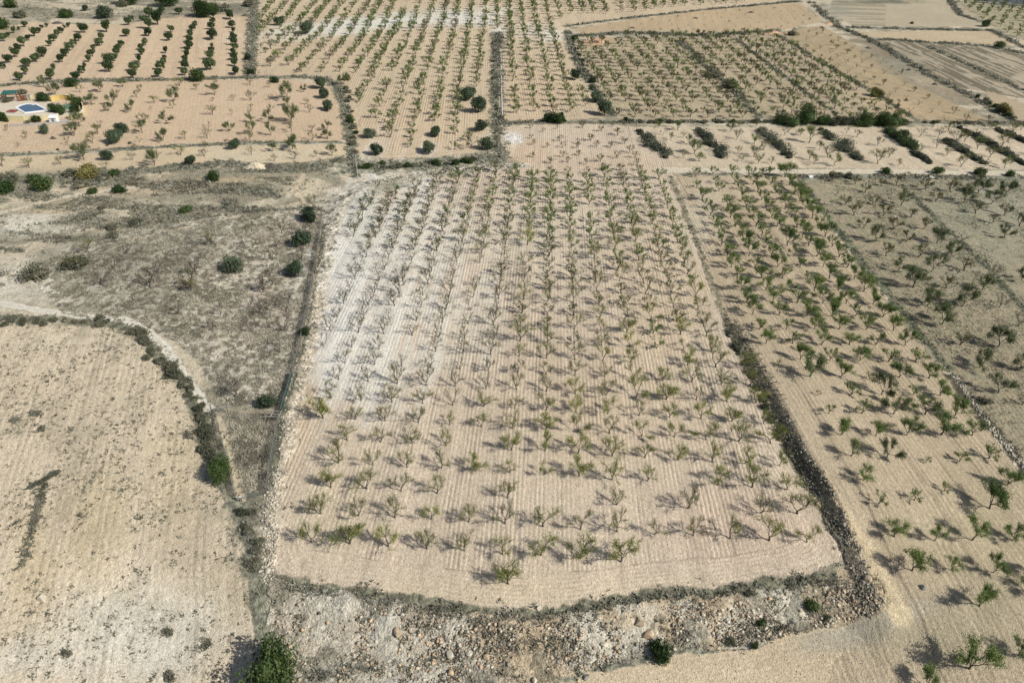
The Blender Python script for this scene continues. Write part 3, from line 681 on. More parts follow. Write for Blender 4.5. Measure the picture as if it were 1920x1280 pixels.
add_dense('greybush', 5, M_GREYBUSH, 1.3, 1.0, 1300, .22, .0, trunk=False, lobes=7)
add_dense('yellowbush', 2, M_YELLOW, 1.8, 2.2, 2400, .26, .0, trunk=False)
add_dense('darktree', 3, M_PINE, 2.4, 4.0, 6500, .22, .1, trunk=True, lobes=16)

rr_ = np.random.default_rng(5)
def place(name, key, x, y, z, sc, label, cat, group, parts=('trunk', 'crown'), v=None, rz=None):
    """a plant: an Empty at its foot with its own trunk and crown objects (mesh data shared between copies)"""
    v = int(rr_.integers(len(PROTO[key]))) if v is None else v
    wd, lv = PROTO[key][v]
    rz = rr_.random()*6.283 if rz is None else rz
    sq = 1+.12*rr_.normal()
    s3 = (sc*np.clip(sq, .8, 1.2), sc/np.clip(sq, .85, 1.15), sc*(1+.08*rr_.normal()))
    if wd is None or lv is None:
        o = obj(name, lv if wd is None else wd, None, (x, y, z), rz, s3)
        return tag(o, label, cat, group)
    e = empty(name, (x, y, z), rz, s3); tag(e, label, cat, group)
    obj(parts[0], wd, e); obj(parts[1], lv, e)
    return e
def ordn(n):
    return {1: 'first', 2: 'second', 3: 'third'}.get(n, '%dth' % n if not (n % 100 > 20 and n % 10 in (1, 2, 3)) else '%d%s' % (n, {1: 'st', 2: 'nd', 3: 'rd'}[n % 10]))

# ---- the almond trees of every orchard: (px, py, diameter m or None, kind, plot, label)
ALM = []
def Gv(px, py): return G(px, py)
pc_ = np.array(P_CENTRE, float)
MISS = {(4,2),(6,2),(7,2),(9,2),(11,2),(10,3),(4,4),(1,9),(10,9),(5,17),(3,15),(8,22),(2,6.5)}
for i in range(-3, 15):
    jmin = {-3: 18, -2: 9, -1: 5}.get(i, 0)
    for j in range(jmin, 28):
        if j == 0 and i > 8: continue
        if (i, j) in MISS: continue
        p = np.array([GX0, GY0]) + i*GA*C_U + j*GB*C_V
        px, py = project(p[0], p[1], 0); px = float(px); py = float(py)
        if not inpoly(np.array([px]), np.array([py]), [(a, max(b, 322) if a < 1262 else b) for a, b in P_CENTRE])[0]: continue
        if py < 332 and px > 985: continue
        if i >= 11 and px > 1225+(py-330)*.52 and py < 1000: 
            if px > 1243+(py-330)*.45: continue
        q = vnoise(np.array(i*.6), np.array(j*.35), 61)*.6 + rr_.random()*.55
        # leafless in the pale middle, greener to the north and south
        green = .75 - 1.0*math.exp(-(((px-760)/220)**2+((py-600)/190)**2)) + (.25 if py < 470 else 0) + (.12 if py > 740 else 0)
        if 960 < px < 1450 and 930 < py < 1010: green -= .35
        t = green*(.55+q)
        kind = 'bare' if t < .36 else ('sparse' if t < .86 else 'olive_green')
        if i == 13 and 3 < j < 12: kind = 'olive_green'
        d = 4.0*(.78+.4*rr_.random())
        jit = rr_.normal(size=2)*.10
        lab = '%s almond tree, %s from near end, %s row from left, central plot' % ({'bare': 'nearly leafless', 'sparse': 'thin yellowish', 'olive_green': 'olive green'}[kind], ordn(j-jmin+1), ordn(i+4))
        ALM.append((p[0]+jit[0], p[1]+jit[1], d, kind, lab, 'almond trees of the central plot'))
p = Gv(953, 1094); ALM.append((p[0], p[1], 4.4, 'olive_green', 'green almond tree standing alone nearest the bottom edge of the central plot', 'almond trees of the central plot'))
def addpx(lst, ox, oy, k, plot, group, desc, kinds=None, hs=1.0, wk=1.0):
    for n, it in enumerate(lst):
        x, y, wd_ = it[0]/k+ox, it[1]/k+oy, it[2]/k
        p = Gv(x, y); dia = wd_*wk/pxm(p[0], p[1])
        kind = it[3] if len(it) > 3 else kinds
        ALM.append((p[0], p[1], min(dia, 6.5), kind, desc(n, it, kind), group))
KW = {'olive_green': 'olive green', 'bare': 'leafless', 'sparse': 'pale yellowish', 'thin_green': 'light green', 'leafy': 'leafy green', 'grey': 'dull green', 'dead': 'dry leafless', 'full': 'dense dark', 'olive': 'dark'}
A_rows = [[(258,150,80),(268,250,60),(318,358,100),(355,435,80),(388,500,80),(435,585,90),(465,660,90),(495,760,90),(545,860,100),(580,965,110),(635,1050,100),(670,1175,110)],
 [(415,130,70),(440,210,60),(470,280,80),(541,435,90),(577,518,110),(622,598,100),(660,688,100),(706,770,110),(738,865,120),(793,962,80),(840,1065,110),(885,1172,120)],
 [(590,130,80),(608,215,80),(650,265,60),(678,360,90),(718,432,90),(765,510,90),(800,598,100),(855,682,90),(895,772,90),(943,868,110),(993,962,110),(1045,1065,100),(1108,1172,90)],
 [(735,150,90),(772,220,90),(818,288,90),(853,360,90),(897,440,100),(945,518,90),(990,600,110),(1085,770,150),(1145,865,90),(1198,965,90),(1262,1072,70),(1330,1175,120)],
 [(888,155,90),(933,222,70),(980,298,80),(1020,360,80),(1065,440,100),(1115,518,80),(1165,605,90),(1222,690,110),(1278,772,90),(1345,865,130),(1405,962,110),(1467,1065,120),(1540,1172,110)],
 [(1063,155,110),(1098,228,100),(1152,300,110),(1200,370,110),(1248,445,110),(1307,525,120),(1362,610,100),(1423,690,110),(1485,780,100),(1550,870,110),(1615,965,110),(1690,1070,120),(1768,1182,140)]]
GR_R = 'almond trees of the right hand orchard'
for r_, row in enumerate(A_rows):
    addpx(row, 1250, 300, 4.795, 'right', GR_R, lambda n, it, kd, r_=r_: '%s almond tree, %s from farm track, %s row beyond stony bank' % (KW[kd], ordn(n+1), ordn(r_+1)), 'leafy', wk=1.28)
B_lines = [[(475,130,120),(715,130,130),(932,130,110),(1160,135,130),(1375,140,120),(1612,140,120)],
 [(528,240,130),(768,242,120),(1015,250,130),(1243,252,150),(1455,250,100),(1700,260,120)],
 [(592,370,100),(835,375,100),(1087,368,120),(1310,370,120),(1550,372,120),(1797,385,130)],
 [(653,498,130),(898,497,100),(1150,507,140),(1405,508,120),(1640,510,110),(1903,515,120)],
 [(755,690,50,'thin_green'),(965,640,120),(1225,645,110),(1495,652,130),(1752,660,110),(2000,666,110)],
 [(1120,960,45,'sparse'),(1050,792,170),(1325,793,130),(1580,820,70,'sparse'),(1848,803,140),(2114,810,130)]]
ln = 13
for b_, row in enumerate(B_lines):
    addpx(row, 1300, 540, 4.795, 'right', GR_R, lambda n, it, kd, b_=b_: '%s almond tree, %s from stony bank, %s line from farm track' % (KW[kd], ordn(n+1), ordn(ln+b_+1)), 'leafy', wk=1.25)
C_lines = [[(360,188,110),(633,192,190,'full'),(915,192,90,'thin_green'),(1165,198,130)],
 [(160,362,90),(455,360,110),(743,365,200,'full'),(1027,368,170),(1300,375,150)],
 [(270,550,140),(585,562,120),(868,555,160),(1168,552,190),(1450,558,160)],
 [(360,740,140,'thin_green'),(685,752,200,'full'),(1040,800,60),(1340,790,100),(1600,760,110)],
 [(475,955,140),(1765,1003,170)], [(610,1170,110),(930,1140,90),(1200,1055,80),(1610,1215,230)]]
for b_, row in enumerate(C_lines):
    addpx(row, 1520, 700, 4.795, 'right', GR_R, lambda n, it, kd, b_=b_: '%s almond tree, %s from stony bank, %s line from farm track' % (KW[kd], ordn(n+1), ordn(ln+7+b_)), 'leafy', wk=1.22)
E_lines = [[(628,182,150),(930,215,110),(1210,210,160),(1510,210,150)], [(760,437,170),(1050,432,120),(1365,452,140),(1680,470,140)], [(1265,705,180),(1640,600,150)], [(860,1300,150),(1190,1170,270),(1560,1070,150)]]
for b_, row in enumerate(E_lines):
    addpx(row, 1520, 960, 4.0, 'right', GR_R, lambda n, it, kd, b_=b_: '%s almond tree, %s from left, %s line from bottom, right hand orchard' % (KW[kd], ordn(n+1), ordn(4-b_)), 'leafy', wk=1.15)
F_ = [(0,100,90),(228,135,90),(45,235,60,'dead'),(490,150,70),(330,215,80),(645,145,100),(585,240,60,'dead'),(130,340,90),(405,335,90),(690,350,130),(218,445,110),(510,455,120),(790,465,90,'sparse'),(930,190,110),(1190,215,110),(1460,225,140),(1730,235,140),(1030,310,100),(1320,320,140),(1590,335,130),(985,460,40,'dead'),(1440,430,110),(1720,450,110),(1875,555,110),(1600,520,80),(1725,670,130),(318,575,110),(615,585,120),(910,585,110),(430,710,130),(740,710,110),(1045,725,140),(1280,720,110,'dead'),(545,852,120),(855,860,120),(1185,860,140),(670,1005,140),(990,1010,150),(1320,1000,120,'sparse'),(1610,1060,130,'dead'),(1890,1100,130),(805,1170,170),(1145,1175,120),(1500,1190,140),(1480,90,60),(60,80,60)]
GR_W = 'almond trees of the weedy plot on the right'
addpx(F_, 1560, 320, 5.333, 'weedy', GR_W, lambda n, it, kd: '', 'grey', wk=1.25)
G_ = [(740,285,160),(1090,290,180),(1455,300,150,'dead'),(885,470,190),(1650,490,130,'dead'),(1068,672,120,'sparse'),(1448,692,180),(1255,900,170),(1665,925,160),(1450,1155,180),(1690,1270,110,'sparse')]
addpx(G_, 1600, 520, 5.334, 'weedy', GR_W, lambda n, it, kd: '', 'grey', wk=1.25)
ANX = [(570,125,60),(710,170,60),(865,130,40),(1150,120,70),(1360,160,70),(1490,110,50),(1545,205,100),(1240,265,90),(1110,300,70),(1620,300,80),(1470,340,80),(895,270,80),(575,240,60),(600,310,70),(755,340,60),(930,340,80),(590,450,70),(1100,350,80),(1310,340,90),(1540,460,90),(1690,400,100),(1740,460,90),(1110,430,70),(930,450,80),(1350,500,90),(1760,540,90),(1780,600,80),(790,520,80),(985,510,80),(1190,530,80),(790,630,90),(985,640,90),(1200,640,90),(1390,600,90),(1580,600,90),(1560,690,90),(1800,680,80)]
addpx(ANX, 900, 220, 6, 'annex', 'almond trees at the top of the central plot', lambda n, it, kd: '', 'sparse')
def rowline(pts, pitch, group, kind, dia=3.0, miss=.06, j=.35):
    P = np.array([G0(*p) for p in pts]); L = np.r_[0, np.cumsum(np.hypot(*(P[1:]-P[:-1]).T))]
    s = pitch*rr_.random()*.3
    while s < L[-1]:
        k = np.searchsorted(L, s, 'right')-1; k = min(k, len(P)-2); t = (s-L[k])/(L[k+1]-L[k]); q = P[k]*(1-t)+P[k+1]*t
        if rr_.random() > miss:
            kd = kind if isinstance(kind, str) else kind[int(rr_.integers(len(kind)))]
            ALM.append((q[0]+rr_.normal()*j, q[1]+rr_.normal()*j, dia*(.75+.5*rr_.random()), kd, '', group))
        s += pitch
GT = 'almond trees of the far orchard'
TOPROWS = [
 [(882,278),(884,255)], [(893,166),(899,122),(902,81),(909,41),(912,-10)], [(932,56),(930,-10)],
 [(851,281),(855,217),(861,162),(868,122),(876,81),(882,41),(887,-10)],
 [(816,230),(824,186),(830,140),(838,108),(848,81),(854.7,38),(862,-10)],
 [(768,276),(784,214),(791,168),(802,122),(811,100),(823,64),(833,34),(842,-10)],
 [(727,272),(740,220),(752,189),(768,138),(780,101),(796,65),(808,28),(818,-10)],
 [(700,226),(718,181),(729,150),(744,119),(753,99),(767,70),(777,38),(794,-10)],
 [(674,193),(688,164),(700,141),(720,100),(733,76),(745,60),(758,23),(771,-10)],
 [(667,139),(680,115),(697,95),(714,65),(725,41),(738,11),(746,-10)],
 [(635,136),(651,112),(672,87),(684,68),(700,34),(712,11),(722,-10)],
 [(601,137),(622,109),(632,97),(651,75),(666,50),(676,34),(691,10),(698,-10)],
 [(567,135),(591,106),(614,82),(625,71),(640,47),(651,29),(672,2),(680,-10)],
 [(542,125),(555,110),(576,87),(595,72),(607,57),(621,36),(642,7),(652,-10)],
 [(509,125),(522,107),(546,85),(567,67),(590,40),(605,22),(617,7),(630,-10)],
 [(500,100),(510,92),(525,80),(551,59),(570,35),(585,15),(595,6),(604,-10)],
 [(501,74),(519,61),(541,35),(557,11),(572,-10)], [(485,65),(504,46),(521,25),(540,7),(550,-10)], [(487,40),(500,22),(514,6)],
 [(968,215),(964,184),(960,147),(959,110),(958,73),(955,37),(953,-10)], [(1001,211),(996,176),(990,125),(984,73),(979,42),(975,-10)],
 [(1036,213),(1030,174),(1023,128),(1014,88),(1006,50),(997,-10)], [(1070,211),(1063,169),(1052,127),(1039,79),(1030,46),(1020,-10)],
 [(1098,200),(1085,161)], [(1050,37),(1038,-10)], [(1072,27),(1060,-10)], [(1094,27),(1082,-10)], [(1115,35),(1103,-10)], [(1137,27),(1124,-10)],
 [(1188,24),(1184,-10)], [(1209,21),(1205,-10)], [(1226,17),(1222,-10)], [(1245,16),(1240,-10)], [(1265,13),(1260,-10)], [(1283,12),(1278,-10)], [(1312,10),(1306,-10)], [(1340,9),(1334,-10)], [(1359,8),(1354,-10)], [(1379,6),(1375,-10)], [(1397,4),(1394,-10)], [(1165,25),(1160,-10)]]
for t in TOPROWS: rowline(t, 7.9, GT, ['leafy', 'leafy', 'thin_green', 'sparse'] if t[0][1] > 60 or t[0][0] > 900 else ['thin_green', 'leafy', 'leafy'], 4.2)
# diagonal block: square grid 7.6 x 7 m
bd = FIELDS[fid['block']][2]; bn = np.array([bd[1], -bd[0]]); o_ = G0(1192, 219)
for nm_, P_, du, dv, kinds, dia in (('block', P_BLOCK, 7.6, 7.2, ['grey', 'thin_green', 'grey', 'leafy'], 4.4), ('fallow', P_FALLOW, 9.5, 10.5, ['bare', 'sparse', 'dead', 'thin_green'], 2.7), ('ne_orchard', P_NEORCH, 8, 10, ['thin_green', 'leafy'], 4.2), ('bare', P_BARE, 10, 13, ['dead', 'dead', 'sparse'], 1.5)):
    Pn = np.array(P_, float); c0 = Pn.mean(0)
    for a in range(-45, 60):
        for b in range(-45, 60):
            q = o_ + bn*a*du*(1 if bn[0] > 0 else -1) + np.array(bd)*b*dv
            if q[1] < 150 or q[1] > 640: continue
            x_, y_ = project(q[0], q[1], 0)
            if not inpoly(np.array([float(x_)]), np.array([float(y_)-1.5]), P_)[0] or rr_.random() < .07: continue
            ALM.append((q[0]+rr_.normal()*.4, q[1]+rr_.normal()*.4, dia*(.7+.5*rr_.random()), kinds[int(rr_.integers(len(kinds)))], '', 'almond trees of the %s plot' % nm_))
# ---- the 300 that show largest stand as objects of their own, the rest of this kind is one object
ALM.sort(key=lambda t: -t[2]*pxm(t[0], t[1])**1.0)
head, rest = ALM[:300], ALM[300:]
cnt = {}
def autolabel(t, lst):
    return ''
near_w = [t for t in head if t[5] == GR_W]; near_w.sort(key=lambda t: t[1])
wl = {id(t): '%s almond tree, %s nearest among weeds right of the grassy ditch' % (KW[t[3]], ordn(i+1)) for i, t in enumerate(near_w)}
near_a = [t for t in head if 'top of' in t[5]]; near_a.sort(key=lambda t: t[1])
wl.update({id(t): '%s almond tree, %s nearest beside farm track at top of central plot' % (KW[t[3]], ordn(i+1)) for i, t in enumerate(near_a)})
others = [t for t in head if not t[4] and id(t) not in wl]; others.sort(key=lambda t: t[1])
wl.update({id(t): '%s almond tree, %s nearest among those %s' % (KW[t[3]], ordn(i+1), t[5].replace('almond trees ', '')) for i, t in enumerate(others)})
PW = {}
for t in head:
    x, y, d, kd, lab, gp = t
    place('almond_tree', kd, x, y, tz(x, y), d/4.2*(1.0 if kd != 'full' else .95), lab or wl[id(t)], 'tree', gp)
print('almonds', len(ALM))
# far trees: light versions
LOD = {}
for kd, nl in (('bare', 60), ('sparse', 260), ('leafy', 520), ('thin_green', 400), ('grey', 480), ('olive_green', 400), ('dead', 8), ('full', 600)):
    LOD[kd] = [almond(300+i*13+hash_(kd), nl, 3.8, 1.95, 1, 1, .34) for i in range(5)]
Vs, Fs, Mi, n = [], [], [], 0
for x, y, d, kd, lab, gp in rest:
    (wv, wf), lv = LOD[kd][int(rr_.integers(5))]; a = rr_.random()*6.283; s = d/4.2
    Rm = np.array([[math.cos(a), -math.sin(a), 0], [math.sin(a), math.cos(a), 0], [0, 0, 1]])*s
    off = np.array([x, y, tz(x, y)])
    for (v, f), mi in (((wv*[1.25, 1.25, 1], wf), 0), (lv, 1 if kd in ('leafy', 'thin_green', 'olive_green') else 2)):
        Vs.append(v@Rm.T+off); Fs.append(f+n); n += len(v); Mi.append(np.full(len(f), mi))
M_FAR_DRY = mat_leaf('almond_leaf_far_dry', (.09,.10,.05), (.145,.15,.065), (.21,.195,.095), objrand=False)
tag(obj('almond_tree_rows', mesh_np('almond_tree_rows', np.concatenate(Vs), np.concatenate(Fs), [M_BARK, M_ALM_FAR, M_FAR_DRY], np.concatenate(Mi))),
    'rows of small almond trees filling the far orchards to the top of the picture', 'trees', kind='stuff')

# ================================================================== OTHER PLANTS
OBJ_COUNTER = {}
def scat(lst, ox, oy, k, key, name, desc, cat, group, wk=1.0, base=4.2, landmark='', order='left'):
    """single plants picked from the photograph; label = look + place in its plot"""
    L = []
    for it in lst:
        x, y, w_ = it[0]/k+ox, it[1]/k+oy, it[2]/k
        L.append((x, y, w_, it[3] if len(it) > 3 else key))
    return L
def plant_list(L, name, group, cat, words, place_, bases):
    L = sorted(L, key=lambda t: t[0])
    byk = {}
    for x, y, w_, kd in L:
        p = G(x, y); d = min(w_/pxm(p[0], p[1]), 9)
        byk[kd] = byk.get(kd, 0)+1
        lab = '%s %s, %s such from the left %s' % (words[kd], cat if cat != 'tree' else name.replace('_', ' '), ordn(byk[kd]), place_)
        place(name, kd, p[0], p[1], p[2], d/bases.get(kd, 4.2), lab, cat, group)
BS = {'olive': 3.3, 'vase': 3.1, 'bush': 3.3, 'greybush': 2.7, 'yellowbush': 3.7, 'darktree': 5.0}
WD = {'bare': 'nearly leafless', 'sparse': 'thin grey green', 'thin_green': 'light green', 'leafy': 'green', 'grey': 'dull green', 'dead': 'bare twiggy', 'olive': 'round dark', 'vase': 'dark vase shaped'}
K3 = {'b': 'bare', 's': 'sparse', 'g': 'grey', 'o': 'olive'}
def unp(st, ox, oy, k):
    out = []
    for t in st.split():
        a = t.split(','); out.append((float(a[0])/k+ox, float(a[1])/k+oy, float(a[2])/k, a[3]))
    return out
L8 = unp('190,215,90,s 440,210,120,g 705,150,110,g 915,200,80,s 875,270,80,s 635,275,90,s 590,365,110,g 335,365,120,g 540,440,100,g 805,435,120,g 1085,345,90,s 1045,430,40,b 1345,245,100,g 1320,330,120,g 1305,410,80,s 1385,138,100,s 1590,185,70,s 1825,120,50,s 1810,250,120,g 1785,320,50,b 1785,485,110,s 185,625,140,g 125,735,150,g 440,610,60,b 405,715,110,s 345,820,120,s 945,700,140,g 965,580,120,s 1240,590,150,g 905,810,60,b 1190,795,130,g 1450,775,90,s 1725,765,110,b 1735,665,90,b 50,840,90,b 240,1020,200,g 500,1135,90,b 865,910,80,b 820,1030,90,b 1090,1090,170,g 1400,965,110,s 1690,980,110,b 1700,870,80,s', 120, 140, 6.4)
L8 += unp('370,380,70,b 350,545,60,b 320,750,110,g 290,900,60,b 585,375,110,s 570,190,80,s 585,470,50,b 570,540,60,s 575,640,90,g 600,780,120,g 575,870,130,s 585,1030,100,b 800,220,60,s 815,370,60,s 820,510,80,s 800,640,150,g 820,795,110,g 845,985,110,g 860,1105,90,b 1000,200,60,b 1020,360,140,g 1020,440,90,g 1065,640,190,g 1065,750,120,s 1080,960,170,g 1105,1080,90,b 1120,1180,80,b 1215,270,90,g 1250,420,70,s 1280,520,100,b 1315,750,80,b 1325,850,100,s 1490,730,120,g 1500,835,110,g 1360,1050,80,s 1555,1035,110,g 1695,190,120,g', 380, 130, 6.4)
L8 += unp('5,1070,80,s 480,1045,140,s 330,1215,90,b 140,910,100,s 790,130,150,g 1000,290,210,g', 0, 150, 9.6) + unp('15,935,55,s 165,945,52,s 345,925,50,b', 0, 0, 3)
for t in range(len(L8)): L8[t] = (L8[t][0], L8[t][1], L8[t][2]*1.15, K3[L8[t][3]])
plant_list(L8, 'fruit_tree', 'scattered fruit trees in the field beside the pool', 'tree', WD, 'in the pool field', {})
L4 = unp('180,105,60,g 380,130,80,g 235,175,60,b 305,230,70,s 430,205,60,b 490,270,80,g 545,365,110,g 590,440,80,g 430,410,60,s 905,145,80,g 990,105,50,g 970,220,80,b 1145,265,90,g 975,360,70,s 1135,395,110,s 1235,330,80,s 1015,440,60,s 1310,465,60,b 1180,465,90,s 1160,100,50,s 1600,180,70,g 1440,185,70,b 1690,255,110,g 1790,325,80,g 1690,425,70,g 1870,400,90,s 1735,470,90,s', 1200, 220, 5.333)
L4 += unp('145,160,50,b 245,200,60,b 455,285,80,b 565,400,90,b 455,465,110,s 660,485,60,s 20,485,110,g 875,195,80,b 990,120,50,b 1060,200,80,b 1155,150,90,s 1040,310,80,b 1145,380,80,s 1225,260,120,s 1325,245,80,b 1455,315,110,g 1290,495,90,s 1430,180,60,b 1580,125,70,s 1700,300,120,s 1575,395,100,s 1725,505,110,g 1530,490,60,b 1890,130,60,s 1800,150,80,s 1990,380,90,s', 1560, 220, 5.333)
for t in range(len(L4)): L4[t] = (L4[t][0], L4[t][1], L4[t][2], {'b': 'bare', 's': 'sparse', 'g': 'thin_green'}[L4[t][3]])
L4 = [(a, b, c*1.3, d) for a, b, c, d in L4]
plant_list(L4, 'young_tree', 'young trees in the long strip above the farm track', 'tree', WD, 'in the strip above track', {})
# abandoned dry plot
L10 = unp('835,1225,140,g 1005,1045,130,g 1440,1060,130,b 1300,1240,170,b 1790,1270,130,b', 0, 300, 6)
L10 += unp('548,785,130,g 970,640,90,s 1285,660,140,b 1550,650,90,b 895,805,110,b 1240,810,100,b 865,920,70,b 1190,950,130,b 1500,930,130,b 485,935,90,b 400,1100,150,b 1160,1110,130,b 330,1265,120,g 1100,1250,110,b 1620,400,110,s', 300, 320, 5.64)
L10 += unp('585,325,110,b 845,335,100,s 1075,350,90,g 1485,360,80,b 1005,485,80,s 1460,480,100,b 1610,470,110,b 1415,590,80,b 1605,580,90,b 1575,700,90,b 1320,950,90,b 1200,580,60,b 1240,490,60,b', 0, 427, 3)
for t in range(len(L10)): L10[t] = (L10[t][0], L10[t][1], L10[t][2]*1.25, {'b': 'dead', 's': 'bare', 'g': 'sparse'}[L10[t][3]])
plant_list(L10, 'old_almond', 'old dry trees in the abandoned plot', 'tree', WD, 'in the dry abandoned plot', {})
# dark orchard top left
L7 = unp('60,625,110,v 130,555,60,v 215,500,80,v 290,455,50,v 385,410,80,v 520,550,110,v 580,500,80,v 640,430,50,v 710,405,60,v 870,550,80,v 925,495,80,v 975,430,50,v 1040,410,60,v 1270,490,130,v 1605,485,150,v 365,700,130,v 440,610,80,v 290,775,100,v 225,860,120,v 140,940,110,v 50,1035,90,v 805,625,100,v 740,695,80,v 635,855,140,v 550,935,110,v 440,1000,130,v 395,1120,110,v 305,1215,120,v 1180,620,100,v 1110,695,90,v 1055,765,110,v 1000,850,110,v 940,935,110,v 770,1200,140,v 810,1050,80,v 1540,590,90,v 1500,690,120,v 1410,760,70,v 1395,850,100,v 1330,930,80,v 1235,1100,110,v 1280,1010,60,v 1170,1190,120,v 1890,550,110,v 1830,690,90,v 1770,760,90,v 1760,830,100,v 1720,920,100,v 1640,1080,150,v 1640,960,140,v', 0, 0, 8)
L7 += unp('120,300,80,v 95,350,90,v 360,500,110,v 370,400,140,v 320,630,90,v 270,690,80,v 265,765,90,v 230,860,80,v 185,985,120,v 150,1085,110,v 490,345,170,v 370,245,120,v 265,290,50,v 650,565,110,v 670,450,80,v 600,740,80,v 585,820,60,v 570,890,80,v 530,970,110,v 500,1070,120,v 1010,380,70,v 965,430,90,v 945,520,90,v 935,590,90,v 935,680,110,v 890,720,70,v 895,800,90,v 880,870,90,v 870,960,110,v 865,1050,90,v 1260,250,80,v 1250,325,70,v 1230,410,100,v 1245,550,150,v 1240,665,60,v 1235,730,70,v 1215,830,120,v 1220,970,160,v 1490,270,120,v 1520,390,100,v 1540,450,60,v 1545,550,90,v 1530,630,100,v 1550,700,90,v 1540,750,80,v 1545,830,110,v 1555,920,110,v 1560,1035,110,v 550,180,90,v 785,200,80,v', 230, 0, 7.385)
for t in range(len(L7)): L7[t] = (L7[t][0], L7[t][1], L7[t][2]*1.12, 'vase')
plant_list(L7, 'carob_tree', 'dark trees in rows at the top left', 'tree', {'vase': 'dark vase shaped'}, 'in the upper left plot', BS)
# round olives
OL = unp('350,690,155,o 430,905,155,o 1130,670,155,o 1060,872,185,o 1530,240,205,o 1650,385,195,o 1690,608,175,o 1735,832,180,o', 640, 150, 6.4)
OL += unp('860,815,125,o 1070,1040,145,o 1160,1172,165,o', 920, 0, 5.446) + unp('515,385,160,o 910,505,240,o', 460, 0, 8)
olab = ['left olive of the pair in the bottom left corner of the far orchard', 'lower olive of the pair in the bottom left corner of far orchard', 'middle olive among the last rows of the far orchard, farther one', 'middle olive among the last rows of the far orchard, nearer one',
 'largest round olive left of the scrubby lane, farthest of four', 'round olive left of the scrubby lane, second farthest of four', 'round olive left of the scrubby lane, third farthest of four', 'round olive left of the scrubby lane, nearest of four',
 'round olive right of the lane, farthest of three beside the diagonal plot', 'round olive right of the lane, middle one of three', 'round olive right of the lane, nearest the dark hedge', 'round olive at the top left corner of the far orchard', 'largest olive near the upper left of the far orchard']
for (x, y, w_, _), lb in zip(OL, olab):
    p = G(x, y); place('olive_tree', 'olive', p[0], p[1], p[2], w_/pxm(p[0], p[1])/3.5, 'dark '+lb if len(lb.split()) < 16 else lb, 'tree', 'round olive trees')
